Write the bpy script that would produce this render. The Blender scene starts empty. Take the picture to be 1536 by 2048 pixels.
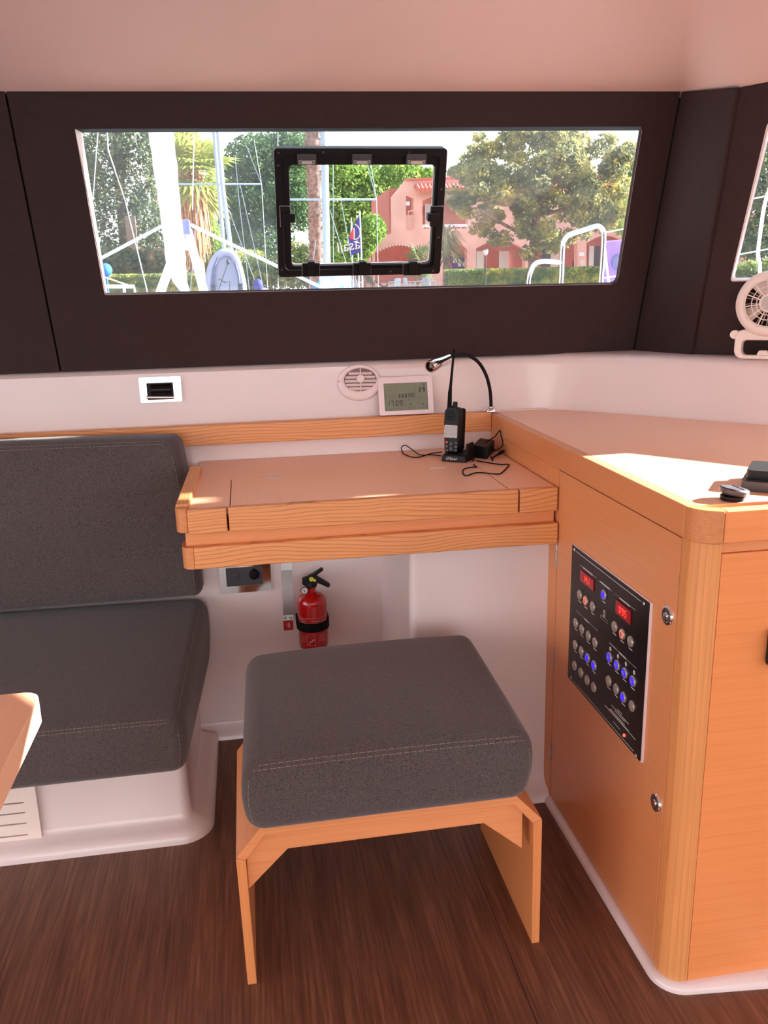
import bpy, bmesh, math, random
from mathutils import Vector, Matrix
RNG = random.Random(7)
SC = bpy.context.scene
COL = SC.collection
R = math.radians

# ------------------------------------------------------------------ camera
F_PX = 1690.0
EYE = Vector((0, 0, 1.30))
def cam_axes():
    a, b, c = CAM_ANG
    Rz = Matrix(((math.cos(c), -math.sin(c), 0), (math.sin(c), math.cos(c), 0), (0, 0, 1)))
    Rx = Matrix(((1, 0, 0), (0, math.cos(a), -math.sin(a)), (0, math.sin(a), math.cos(a))))
    Ry = Matrix(((math.cos(b), 0, math.sin(b)), (0, 1, 0), (-math.sin(b), 0, math.cos(b))))
    base = Matrix(((1, 0, 0), (0, 0, -1), (0, 1, 0)))
    return Rz @ Rx @ Ry @ base
CAM_ANG = (0.2566864,-0.1556351,-0.0242452)
CM = cam_axes()
def ray(px, py):
    return CM.transposed() @ Vector(((px - 768) / F_PX, (py - 1024) / F_PX, 1.0))
def at(px, py, Y):            # point of the photo's sight line at depth y = Y
    d = ray(px, py); return EYE + d * (Y / d.y)
def at_x(px, py, X):
    d = ray(px, py); return EYE + d * (X / d.x)
def at_z(px, py, Z):
    d = ray(px, py); return EYE + d * ((Z - EYE.z) / d.z)
def at_pl(px, py, P, N):
    d = ray(px, py); P = Vector(P); N = Vector(N); return EYE + d * ((P - EYE).dot(N) / d.dot(N))
cam_d = bpy.data.cameras.new('camera'); cam = bpy.data.objects.new('camera', cam_d); COL.objects.link(cam)
cam_d.sensor_fit = 'VERTICAL'; cam_d.sensor_height = 36.0; cam_d.lens = F_PX / 2048 * 36.0
cam_d.clip_start = 0.05; cam_d.clip_end = 600
mw = Matrix.Identity(4)
for i in range(3):
    mw[i][0] = CM[0][i]; mw[i][1] = -CM[1][i]; mw[i][2] = -CM[2][i]
mw.translation = EYE
cam.matrix_world = mw
SC.camera = cam

# ------------------------------------------------------------------ materials
def s2l(r, g, b):
    f = lambda c: (c / 255 / 12.92) if c / 255 <= .04045 else ((c / 255 + .055) / 1.055) ** 2.4
    return (f(r), f(g), f(b), 1)
class NT:
    def __init__(s, name):
        s.m = bpy.data.materials.new(name); s.m.use_nodes = True
        s.t = s.m.node_tree; s.t.nodes.clear()
        s.out = s.n('ShaderNodeOutputMaterial')
    def n(s, typ, **kw):
        nd = s.t.nodes.new(typ)
        for k, v in kw.items():
            if k.startswith('i_'):
                nd.inputs[k[2:].replace('_', ' ')].default_value = v
            else:
                setattr(nd, k, v)
        return nd
    def l(s, a, ao, b, bi):
        s.t.links.new(a.outputs[ao], b.inputs[bi])
    def ramp(s, stops):
        r = s.n('ShaderNodeValToRGB'); e = r.color_ramp.elements
        while len(e) < len(stops): e.new(0.5)
        for k, (p, c) in enumerate(stops): e[k].position = p; e[k].color = c
        return r
def plain(name, col, rough=.5, metal=0, var=.04, scale=30, bump=0, bscale=200, coat=0, spec=.5, emit=None, estr=0):
    t = NT(name); b = t.n('ShaderNodeBsdfPrincipled')
    b.inputs['Roughness'].default_value = rough; b.inputs['Metallic'].default_value = metal
    b.inputs['Specular IOR Level'].default_value = spec
    if coat: b.inputs['Coat Weight'].default_value = coat; b.inputs['Coat Roughness'].default_value = .08
    tc = t.n('ShaderNodeTexCoord'); nz = t.n('ShaderNodeTexNoise'); nz.inputs['Scale'].default_value = scale
    t.l(tc, 'Object', nz, 'Vector')
    c = col
    lo = tuple(max(0, x * (1 - var)) for x in c[:3]) + (1,); hi = tuple(min(1, x * (1 + var)) for x in c[:3]) + (1,)
    rp = t.ramp([(.3, lo), (.7, hi)]); t.l(nz, 'Fac', rp, 'Fac'); t.l(rp, 'Color', b, 'Base Color')
    if bump:
        n2 = t.n('ShaderNodeTexNoise'); n2.inputs['Scale'].default_value = bscale; t.l(tc, 'Object', n2, 'Vector')
        bp = t.n('ShaderNodeBump'); bp.inputs['Strength'].default_value = bump; bp.inputs['Distance'].default_value = .001
        t.l(n2, 'Fac', bp, 'Height'); t.l(bp, 'Normal', b, 'Normal')
    if emit:
        b.inputs['Emission Color'].default_value = emit; b.inputs['Emission Strength'].default_value = estr
    t.l(b, 'BSDF', t.out, 'Surface'); return t.m
def wood(name, light, dark, axis='X', scale=40, dist=9, strength=.8, rough=.38, fine=.35, stretch=.3, dsc=.12):
    t = NT(name); b = t.n('ShaderNodeBsdfPrincipled'); b.inputs['Roughness'].default_value = rough
    tc = t.n('ShaderNodeTexCoord'); mp = t.n('ShaderNodeMapping')
    k = {'X': (stretch, 1, 1), 'Y': (1, stretch, 1), 'Z': (1, 1, stretch)}[axis]
    mp.inputs['Scale'].default_value = k; t.l(tc, 'Object', mp, 'Vector')
    w = t.n('ShaderNodeTexWave'); w.wave_type = 'BANDS'; w.bands_direction = 'Z' if axis != 'Z' else 'X'; w.wave_profile = 'SAW'
    if axis == 'Y': w.bands_direction = 'X'
    w.inputs['Scale'].default_value = scale; w.inputs['Distortion'].default_value = dist
    w.inputs['Detail'].default_value = 1.5; w.inputs['Detail Scale'].default_value = dsc; w.inputs['Detail Roughness'].default_value = .5
    t.l(mp, 'Vector', w, 'Vector')
    mid = tuple(a * .6 + d * .4 for a, d in zip(light, dark))
    rp = t.ramp([(0, light), (.70, tuple(a * (1 - .18 * strength) + d * .18 * strength for a, d in zip(light, dark))), (.9, tuple(a * (1 - strength) + d * strength for a, d in zip(light, dark))), (1, light)])
    t.l(w, 'Fac', rp, 'Fac')
    mp2 = t.n('ShaderNodeMapping'); k2 = {'X': (6, 260, 260), 'Y': (260, 6, 260), 'Z': (260, 260, 6)}[axis]
    mp2.inputs['Scale'].default_value = k2; t.l(tc, 'Object', mp2, 'Vector')
    nz = t.n('ShaderNodeTexNoise'); nz.inputs['Scale'].default_value = 1; nz.inputs['Detail'].default_value = 3; t.l(mp2, 'Vector', nz, 'Vector')
    rp2 = t.ramp([(.35, (1 - fine, 1 - fine * 1.1, 1 - fine * 1.2, 1)), (.65, (1, 1, 1, 1))]); t.l(nz, 'Fac', rp2, 'Fac')
    mx = t.n('ShaderNodeMixRGB', blend_type='MULTIPLY'); mx.inputs['Fac'].default_value = 1
    t.l(rp, 'Color', mx, 'Color1'); t.l(rp2, 'Color', mx, 'Color2'); t.l(mx, 'Color', b, 'Base Color')
    t.l(b, 'BSDF', t.out, 'Surface'); return t.m
def fabric(name, c1, c2, rough=.95):
    t = NT(name); b = t.n('ShaderNodeBsdfPrincipled'); b.inputs['Roughness'].default_value = rough
    b.inputs['Specular IOR Level'].default_value = .15; b.inputs['Sheen Weight'].default_value = .25
    b.inputs['Sheen Roughness'].default_value = .5
    tc = t.n('ShaderNodeTexCoord')
    mp = t.n('ShaderNodeMapping'); mp.inputs['Scale'].default_value = (420, 900, 900); t.l(tc, 'Object', mp, 'Vector')
    a = t.n('ShaderNodeTexNoise'); a.inputs['Scale'].default_value = 1; a.inputs['Detail'].default_value = 2; t.l(mp, 'Vector', a, 'Vector')
    mp2 = t.n('ShaderNodeMapping'); mp2.inputs['Scale'].default_value = (150, 480, 480); t.l(tc, 'Object', mp2, 'Vector')
    c = t.n('ShaderNodeTexNoise'); c.inputs['Scale'].default_value = 1; c.inputs['Detail'].default_value = 2; t.l(mp2, 'Vector', c, 'Vector')
    r1 = t.ramp([(.32, c1), (.68, c2)]); t.l(a, 'Fac', r1, 'Fac')
    r2 = t.ramp([(.27, (.5, .48, .47, 1)), (.38, (1, 1, 1, 1))]); t.l(c, 'Fac', r2, 'Fac')
    mx = t.n('ShaderNodeMixRGB', blend_type='MULTIPLY'); mx.inputs['Fac'].default_value = 1
    t.l(r1, 'Color', mx, 'Color1'); t.l(r2, 'Color', mx, 'Color2'); t.l(mx, 'Color', b, 'Base Color')
    bp = t.n('ShaderNodeBump'); bp.inputs['Strength'].default_value = .35; bp.inputs['Distance'].default_value = .0012
    t.l(a, 'Fac', bp, 'Height'); t.l(bp, 'Normal', b, 'Normal')
    t.l(b, 'BSDF', t.out, 'Surface'); return t.m
def floor_mat():
    t = NT('walnut_floor'); b = t.n('ShaderNodeBsdfPrincipled'); b.inputs['Roughness'].default_value = .42
    tc = t.n('ShaderNodeTexCoord')
    mp = t.n('ShaderNodeMapping'); mp.inputs['Scale'].default_value = (150, 5, 1); t.l(tc, 'Object', mp, 'Vector')
    a = t.n('ShaderNodeTexNoise'); a.inputs['Scale'].default_value = 1; a.inputs['Detail'].default_value = 4; a.inputs['Roughness'].default_value = .65; t.l(mp, 'Vector', a, 'Vector')
    mp2 = t.n('ShaderNodeMapping'); mp2.inputs['Scale'].default_value = (26, 2.2, 1); t.l(tc, 'Object', mp2, 'Vector')
    c = t.n('ShaderNodeTexNoise'); c.inputs['Scale'].default_value = 1; c.inputs['Detail'].default_value = 3; t.l(mp2, 'Vector', c, 'Vector')
    r1 = t.ramp([(.25, s2l(78, 47, 36)), (.5, s2l(116, 74, 55)), (.75, s2l(146, 100, 76))]); t.l(a, 'Fac', r1, 'Fac')
    r2 = t.ramp([(.3, (.68, .63, .61, 1)), (.65, (1, 1, 1, 1))]); t.l(c, 'Fac', r2, 'Fac')
    mx = t.n('ShaderNodeMixRGB', blend_type='MULTIPLY'); mx.inputs['Fac'].default_value = 1
    t.l(r1, 'Color', mx, 'Color1'); t.l(r2, 'Color', mx, 'Color2'); t.l(mx, 'Color', b, 'Base Color')
    t.l(b, 'BSDF', t.out, 'Surface'); return t.m
def glass_mat(name, tint, gloss=.06, haze=.02, hazec=(.8, .85, .9, 1)):
    t = NT(name); tr = t.n('ShaderNodeBsdfTransparent'); tr.inputs['Color'].default_value = tint
    gl = t.n('ShaderNodeBsdfGlossy'); gl.inputs['Roughness'].default_value = .03
    df = t.n('ShaderNodeBsdfTranslucent'); df.inputs['Color'].default_value = hazec
    nz = t.n('ShaderNodeTexNoise'); nz.inputs['Scale'].default_value = 5; nz.inputs['Detail'].default_value = 4
    tc = t.n('ShaderNodeTexCoord'); t.l(tc, 'Object', nz, 'Vector')
    rp = t.ramp([(.3, (haze * .6, haze * .6, haze * .6, 1)), (.75, (haze * 1.5, haze * 1.5, haze * 1.5, 1))]); t.l(nz, 'Fac', rp, 'Fac')
    m1 = t.n('ShaderNodeMixShader'); t.l(rp, 'Color', m1, 'Fac'); t.l(tr, 'BSDF', m1, 1); t.l(df, 'BSDF', m1, 2)
    m2 = t.n('ShaderNodeMixShader'); m2.inputs['Fac'].default_value = gloss
    t.l(m1, 'Shader', m2, 1); t.l(gl, 'BSDF', m2, 2); t.l(m2, 'Shader', t.out, 'Surface'); return t.m
def leaf_mat(name, stops, scale=.9, trans=.35):
    t = NT(name); d = t.n('ShaderNodeBsdfDiffuse'); tl = t.n('ShaderNodeBsdfTranslucent')
    tc = t.n('ShaderNodeTexCoord'); nz = t.n('ShaderNodeTexNoise'); nz.inputs['Scale'].default_value = scale
    nz.inputs['Detail'].default_value = 6; nz.inputs['Roughness'].default_value = .75
    t.l(tc, 'Object', nz, 'Vector'); rp = t.ramp(stops); t.l(nz, 'Fac', rp, 'Fac')
    t.l(rp, 'Color', d, 'Color'); t.l(rp, 'Color', tl, 'Color')
    m = t.n('ShaderNodeMixShader'); m.inputs['Fac'].default_value = trans
    t.l(d, 'BSDF', m, 1); t.l(tl, 'BSDF', m, 2); t.l(m, 'Shader', t.out, 'Surface'); return t.m

M = {}
LW = s2l(224, 150, 96); DW = s2l(176, 92, 46)
M['ash'] = wood('ash_wood', s2l(232, 158, 100), s2l(180, 102, 54), 'X', scale=34, dist=26, strength=.85, fine=.10, stretch=.34, dsc=.22)
M['ash_y'] = wood('ash_wood_across', s2l(232, 160, 100), s2l(186, 106, 56), 'Y', scale=42, dist=10, strength=.7, fine=.12, stretch=.2)
M['ash_z'] = wood('ash_wood_upright', s2l(226, 152, 92), s2l(186, 106, 56), 'Z', scale=34, dist=14, strength=.4, fine=.10, stretch=.14)
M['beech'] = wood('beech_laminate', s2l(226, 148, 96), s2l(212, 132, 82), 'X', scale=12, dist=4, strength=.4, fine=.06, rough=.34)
M['beech_top_sheen'] = wood('beech_top_sheen_laminate', s2l(246, 186, 150), s2l(240, 176, 138), 'Y', scale=12, dist=4, strength=.25, fine=.025, rough=.30)  # beech with the reflected sheen of the tops put into a paler, pinker colour
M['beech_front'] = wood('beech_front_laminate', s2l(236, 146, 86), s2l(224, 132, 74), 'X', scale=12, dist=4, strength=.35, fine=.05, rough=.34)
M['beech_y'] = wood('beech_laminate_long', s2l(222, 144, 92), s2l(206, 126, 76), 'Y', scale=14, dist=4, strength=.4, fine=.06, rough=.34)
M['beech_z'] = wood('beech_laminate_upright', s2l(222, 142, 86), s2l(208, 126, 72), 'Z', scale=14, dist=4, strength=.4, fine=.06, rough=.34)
M['endgrain'] = wood('ash_end_grain', s2l(214, 138, 84), s2l(190, 110, 62), 'X', scale=120, dist=3, strength=.5, fine=.15)
M['floor'] = floor_mat()
M['gelcoat'] = plain('white_gelcoat', s2l(228, 208, 204), rough=.28, var=.02, scale=4, coat=.3)
M['headliner'] = plain('headliner_vinyl', s2l(226, 196, 186), rough=.85, var=.03, scale=2, spec=.2)
M['dark_panel'] = plain('dark_vinyl_panel', s2l(60, 45, 45), rough=.65, var=.06, scale=60, bump=.15, bscale=900, spec=.12)
M['seam'] = plain('seam_shadow_gap', s2l(20, 16, 16), rough=.9)
M['cushion'] = fabric('charcoal_fabric', s2l(56, 49, 50), s2l(102, 90, 89))
M['thread'] = plain('pale_thread', s2l(146, 132, 116), rough=.9)
M['black'] = plain('black_plastic', s2l(22, 20, 22), rough=.5, spec=.25)
M['black_soft'] = plain('black_rubber', s2l(20, 18, 20), rough=.8, spec=.15)
M['black_gloss'] = plain('black_gloss_panel', s2l(14, 10, 12), rough=.25, spec=.22)
M['dark_frame'] = plain('black_anodised', s2l(20, 15, 17), rough=.5, spec=.2)
M['chrome'] = plain('chrome', (.82, .80, .80, 1), rough=.08, metal=1, var=.01)
M['steel'] = plain('brushed_steel', (.62, .59, .56, 1), rough=.3, metal=1, var=.06, scale=80)
M['steel_soft'] = plain('satin_steel', (.75, .74, .73, 1), rough=.45, metal=.7, var=.05)
M['grey_btn'] = plain('grey_metal_button', s2l(176, 162, 152), rough=.35, metal=.55, var=.05)
M['blue_lit'] = plain('blue_lit_button', s2l(30, 20, 255), rough=.4, emit=(.02, .01, 1, 1), estr=1.6)
M['red_lit'] = plain('red_lit_ring', s2l(255, 90, 70), rough=.4, emit=(1, .16, .09, 1), estr=.8)
M['red_digit'] = plain('red_led_digit', s2l(255, 30, 20), rough=.4, emit=(1, .03, .02, 1), estr=1.8)
M['red_screen'] = plain('dark_red_screen', s2l(110, 0, 8), rough=.25, emit=(.5, 0, .01, 1), estr=.18)
M['print'] = plain('white_print', s2l(205, 198, 195), rough=.6)
M['white_plastic'] = plain('white_plastic', s2l(236, 214, 214), rough=.4, var=.01)
M['pale_plastic'] = plain('pale_ivory_plastic', s2l(236, 216, 206), rough=.4, var=.01)
M['lcd'] = plain('lcd_green_grey', s2l(124, 128, 108), rough=.25, var=.03)
M['lcd_ink'] = plain('lcd_ink', s2l(28, 30, 32), rough=.5)
M['lcd_faint'] = plain('lcd_faint_ink', s2l(86, 92, 80), rough=.5)
M['red_paint'] = plain('red_enamel', s2l(176, 10, 14), rough=.22, coat=.5, var=.03)
M['red_label'] = plain('red_label', s2l(196, 22, 26), rough=.5)
M['pink_print'] = plain('pale_print_on_red', s2l(224, 150, 145), rough=.6)
M['yellow'] = plain('yellow_plastic', s2l(214, 206, 60), rough=.4)
M['dial'] = plain('white_dial', s2l(215, 200, 195), rough=.4)
M['key'] = plain('grey_key_print', s2l(170, 160, 160), rough=.5)
M['red_key'] = plain('red_key', s2l(214, 70, 74), rough=.5)
M['screen_grey'] = plain('grey_screen', s2l(150, 136, 130), rough=.25)
M['bezel_grey'] = plain('pale_grey_bezel', s2l(186, 174, 168), rough=.4)
M['dark_grey'] = plain('dark_grey_plastic', s2l(58, 56, 62), rough=.45)
M['glass'] = glass_mat('tinted_window_glass', (.54, .55, .55, 1), gloss=.02, haze=.014)
M['hatch_glass'] = glass_mat('hatch_pane_glass', (.58, .59, .59, 1), gloss=.02, haze=.003)
M['clear_glass'] = glass_mat('clear_window_glass', (.86, .88, .88, 1), gloss=.03, haze=.004)
M['lens'] = plain('lamp_lens', s2l(120, 112, 90), rough=.15)
# outside
M['white_paint'] = plain('white_boat_paint', s2l(226, 230, 238), rough=.4, var=.02)
M['mast_shade'] = plain('white_mast_in_shade', s2l(184, 194, 206), rough=.4, var=.04)  # white masts; the blue-grey of their shaded side is put into the colour
M['sailcloth'] = plain('white_sailcloth', s2l(250, 250, 252), rough=.8, var=.01)
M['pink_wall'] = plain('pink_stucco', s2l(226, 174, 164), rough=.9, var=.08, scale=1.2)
M['terracotta_shade'] = plain('terracotta_shade_stucco', s2l(186, 108, 94), rough=.9, var=.08, scale=1)  # terracotta; behind the arches it paints in shade on the pink wall
M['tile'] = plain('clay_roof_tile', s2l(206, 118, 104), rough=.85, var=.15, scale=6)
M['water'] = plain('harbour_water', s2l(60, 84, 92), rough=.12, var=.1, bump=.4, bscale=2)
M['quay'] = plain('quay_paving', s2l(168, 150, 140), rough=.9, var=.12, scale=2)
M['concrete'] = plain('quay_concrete', s2l(150, 145, 140), rough=.9, var=.1, scale=3)
M['bark'] = plain('bark', s2l(96, 74, 62), rough=.95, var=.35, scale=9, bump=.6, bscale=20)
M['palm_bark'] = plain('palm_bark', s2l(146, 116, 104), rough=.95, var=.45, scale=8, bump=.7, bscale=12)
M['skirt'] = plain('dry_palm_skirt', s2l(196, 140, 100), rough=.95, var=.4, scale=7)
M['blue'] = plain('blue_canvas', s2l(40, 120, 230), rough=.7)
M['navy'] = plain('navy_banner', s2l(60, 56, 130), rough=.7)
M['red_flag'] = plain('red_banner', s2l(226, 50, 60), rough=.7)
M['hypalon'] = plain('grey_white_dinghy', s2l(168, 170, 196), rough=.5, var=.02)
M['hypalon_grey'] = plain('grey_dinghy_strip', s2l(96, 102, 142), rough=.6)
M['lilac'] = plain('lilac_canvas', s2l(150, 112, 178), rough=.6, var=.12, scale=3)
M['timber'] = plain('weathered_timber', s2l(140, 118, 108), rough=.9, var=.15, scale=10)
M['leaf_pine'] = leaf_mat('pine_foliage', [(.3, s2l(60, 88, 64)), (.52, s2l(98, 130, 84)), (.7, s2l(146, 172, 104))])
M['leaf_light'] = leaf_mat('light_pine_foliage', [(.3, s2l(72, 106, 58)), (.5, s2l(136, 170, 84)), (.7, s2l(196, 216, 116))])
M['leaf_dark'] = leaf_mat('dark_conifer_foliage', [(.3, s2l(70, 82, 76)), (.5, s2l(104, 122, 90)), (.68, s2l(168, 172, 104))])
M['leaf_plane'] = leaf_mat('plane_tree_foliage', [(.3, s2l(112, 116, 94)), (.48, s2l(154, 156, 116)), (.62, s2l(212, 200, 116)), (.75, s2l(240, 206, 90))], scale=1.1, trans=.5)
M['leaf_hedge'] = leaf_mat('hedge_foliage', [(.3, s2l(92, 116, 82)), (.48, s2l(140, 160, 102)), (.62, s2l(220, 208, 116))], scale=1.0, trans=.5)
M['leaf_palm'] = leaf_mat('palm_foliage', [(.3, s2l(104, 126, 66)), (.5, s2l(160, 174, 92)), (.7, s2l(226, 208, 130))], scale=.8, trans=.5)
M['leaf_grey'] = leaf_mat('grey_green_foliage', [(.3, s2l(74, 92, 70)), (.7, s2l(150, 162, 120))], scale=.8, trans=.4)

# ------------------------------------------------------------------ mesh builder
def frame(o, u, v, w):
    m = Matrix.Identity(4)
    for i in range(3): m[i][0] = u[i]; m[i][1] = v[i]; m[i][2] = w[i]; m[i][3] = o[i]
    return m
class MB:
    def __init__(s, mtx=None): s.bm = bmesh.new(); s.X = mtx
    def _add(s, verts, faces):
        vs = [s.bm.verts.new(s.X @ Vector(v) if s.X is not None else Vector(v)) for v in verts]
        for f in faces:
            try: s.bm.faces.new([vs[i] for i in f])
            except ValueError: pass
        return vs
    def box(s, lo, hi):
        x0, y0, z0 = lo; x1, y1, z1 = hi
        s._add([(x0, y0, z0), (x1, y0, z0), (x1, y1, z0), (x0, y1, z0), (x0, y0, z1), (x1, y0, z1), (x1, y1, z1), (x0, y1, z1)],
               [(0, 3, 2, 1), (4, 5, 6, 7), (0, 1, 5, 4), (1, 2, 6, 5), (2, 3, 7, 6), (3, 0, 4, 7)])
        return s
    def hexa(s, b, t):        # four bottom points, four top points (same order, ccw)
        s._add(list(b) + list(t), [(0, 3, 2, 1), (4, 5, 6, 7), (0, 1, 5, 4), (1, 2, 6, 5), (2, 3, 7, 6), (3, 0, 4, 7)])
        return s
    def tube(s, pts, r, seg=10, cap=True):
        pts = [Vector(p) for p in pts]; n = len(pts)
        rr = r if isinstance(r, (list, tuple)) else [r] * n
        ref = None; rings = []
        for i, p in enumerate(pts):
            d = (pts[min(i + 1, n - 1)] - pts[max(i - 1, 0)]).normalized()
            if ref is None:
                ref = d.orthogonal().normalized()
            ref = (ref - d * ref.dot(d))
            ref = ref.normalized() if ref.length > 1e-6 else d.orthogonal().normalized()
            b = d.cross(ref)
            rings.append([p + (ref * math.cos(2 * math.pi * k / seg) + b * math.sin(2 * math.pi * k / seg)) * rr[i] for k in range(seg)])
        verts = [v for rg in rings for v in rg]; faces = []
        for i in range(n - 1):
            for k in range(seg):
                a = i * seg + k; b2 = i * seg + (k + 1) % seg
                faces.append((a, b2, b2 + seg, a + seg))
        if cap:
            faces.append(tuple(range(seg - 1, -1, -1))); faces.append(tuple(range((n - 1) * seg, n * seg)))
        s._add(verts, faces); return s
    def cyl(s, p0, p1, r0, r1=None, seg=20):
        return s.tube([p0, p1], [r0, r0 if r1 is None else r1], seg)
    def lathe(s, prof, o, axis=(0, 0, 1), seg=32, cap=True):   # prof: (r, h) along the axis
        ax = Vector(axis).normalized(); u = ax.orthogonal().normalized(); v = ax.cross(u); o = Vector(o)
        verts = []; faces = []
        for r, h in prof:
            for k in range(seg):
                a = 2 * math.pi * k / seg
                verts.append(o + ax * h + (u * math.cos(a) + v * math.sin(a)) * r)
        for i in range(len(prof) - 1):
            for k in range(seg):
                a = i * seg + k; b = i * seg + (k + 1) % seg
                faces.append((a, b, b + seg, a + seg))
        if cap and prof[0][0] > 1e-5: faces.append(tuple(range(seg - 1, -1, -1)))
        if cap and prof[-1][0] > 1e-5: faces.append(tuple(range((len(prof) - 1) * seg, len(prof) * seg)))
        s._add(verts, faces); return s
    def ellipsoid(s, c, rad, seg=20, rings=12):
        verts = []; faces = []
        for i in range(rings + 1):
            th = math.pi * i / rings
            for k in range(seg):
                a = 2 * math.pi * k / seg
                verts.append((c[0] + rad[0] * math.sin(th) * math.cos(a), c[1] + rad[1] * math.sin(th) * math.sin(a), c[2] + rad[2] * math.cos(th)))
        for i in range(rings):
            for k in range(seg):
                a = i * seg + k; b = i * seg + (k + 1) % seg
                faces.append((a, a + seg, b + seg, b))
        s._add(verts, faces); return s
    def plate(s, outer, holes, th, fr=None, w0=0.0):   # flat plate with holes in the (u,v) plane of fr, from w0 to w0+th
        X = fr if fr is not None else Matrix.Identity(4)
        if s.X is not None: X = s.X @ X
        tmp = bmesh.new(); edges = []
        for loop in [outer] + list(holes):
            vs = [tmp.verts.new((p[0], p[1], w0)) for p in loop]
            for i in range(len(vs)): edges.append(tmp.edges.new((vs[i], vs[(i + 1) % len(vs)])))
        bmesh.ops.triangle_fill(tmp, use_beauty=True, use_dissolve=False, edges=edges)
        bmesh.ops.recalc_face_normals(tmp, faces=tmp.faces)
        g = bmesh.ops.extrude_face_region(tmp, geom=list(tmp.faces))
        vv = [e for e in g['geom'] if isinstance(e, bmesh.types.BMVert)]
        bmesh.ops.translate(tmp, verts=vv, vec=(0, 0, th))
        bmesh.ops.recalc_face_normals(tmp, faces=tmp.faces)
        tmp.verts.index_update()
        mp = [s.bm.verts.new(X @ v.co) for v in tmp.verts]
        for f in tmp.faces:
            try: s.bm.faces.new([mp[v.index] for v in f.verts])
            except ValueError: pass
        tmp.free(); return s
    def poly(s, pts, th, fr=None, w0=0.0): return s.plate(pts, [], th, fr, w0)
    def strip(s, prof_pts, rows):  # loft: rows = list of equally long point lists
        n = len(rows[0]); verts = [p for r_ in rows for p in r_]; faces = []
        for i in range(len(rows) - 1):
            for k in range(n - 1):
                a = i * n + k; faces.append((a, a + 1, a + 1 + n, a + n))
        s._add(verts, faces); return s
    def add_mesh(s, me, X):
        mp = [s.bm.verts.new(X @ v.co) for v in me.vertices]
        for p in me.polygons:
            try: s.bm.faces.new([mp[i] for i in p.vertices])
            except ValueError: pass
        return s
    def build(s, name, mat, parent=None, bevel=0.0, seg=2, ang=35, smooth=True, fix=True):
        if fix: bmesh.ops.recalc_face_normals(s.bm, faces=s.bm.faces)
        me = bpy.data.meshes.new(name); 
        if parent is not None and parent.type == 'EMPTY':
            off = parent.location
        elif parent is not None:
            p = parent; off = Vector((0, 0, 0))
            while p is not None:
                off = off + p.location; p = p.parent
        else: off = Vector((0, 0, 0))
        if off.length > 0: bmesh.ops.translate(s.bm, verts=s.bm.verts, vec=-off)
        s.bm.to_mesh(me); s.bm.free()
        me.materials.append(M[mat] if isinstance(mat, str) else mat)
        if smooth:
            me.shade_smooth(); me.set_sharp_from_angle(angle=R(ang))
        o = bpy.data.objects.new(name, me); COL.objects.link(o)
        if parent is not None: o.parent = parent
        if bevel:
            b = o.modifiers.new('bevel', 'BEVEL'); b.width = bevel; b.segments = seg; b.limit_method = 'ANGLE'; b.angle_limit = R(40)
            b.use_clamp_overlap = True
            w = o.modifiers.new('wn', 'WEIGHTED_NORMAL'); w.keep_sharp = False
        return o
def tag(o, label=None, cat=None, group=None, kind=None):
    if label: o['label'] = label
    if cat: o['category'] = cat
    if group: o['group'] = group
    if kind: o['kind'] = kind
    return o
def thing(name, loc, label, cat, group=None):
    o = bpy.data.objects.new(name, None); COL.objects.link(o); o.location = loc; o.empty_display_size = .05
    return tag(o, label, cat, group)
def struct(o, label=None, cat=None):
    return tag(o, label, cat, None, 'structure')
def rrect(x0, y0, x1, y1, r, seg=4):
    pts = []
    for cx, cy, a0 in ((x1 - r, y1 - r, 0), (x0 + r, y1 - r, 90), (x0 + r, y0 + r, 180), (x1 - r, y0 + r, 270)):
        for k in range(seg + 1):
            a = R(a0 + 90 * k / seg); pts.append((cx + r * math.cos(a), cy + r * math.sin(a)))
    return pts
def circ(cx, cy, r, seg=28): return [(cx + r * math.cos(2 * math.pi * k / seg), cy + r * math.sin(2 * math.pi * k / seg)) for k in range(seg)]
def smooth_path(pts, n=6):
    pts = [Vector(p) for p in pts]; out = []
    for i in range(len(pts) - 1):
        p0 = pts[max(i - 1, 0)]; p1 = pts[i]; p2 = pts[i + 1]; p3 = pts[min(i + 2, len(pts) - 1)]
        for k in range(n):
            t = k / n
            out.append(.5 * ((2 * p1) + (p2 - p0) * t + (2 * p0 - 5 * p1 + 4 * p2 - p3) * t * t + (3 * p1 - p0 - 3 * p2 + p3) * t ** 3))
    out.append(pts[-1]); return out
SEG7 = {'0': 'abcdef', '1': 'bc', '2': 'abged', '3': 'abgcd', '4': 'fgbc', '5': 'afgcd', '6': 'afgedc', '7': 'abc', '8': 'abcdefg', '9': 'abfgcd', '-': 'g', 'F': 'afeg', 'r': 'eg', 'E': 'afged'}
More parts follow.
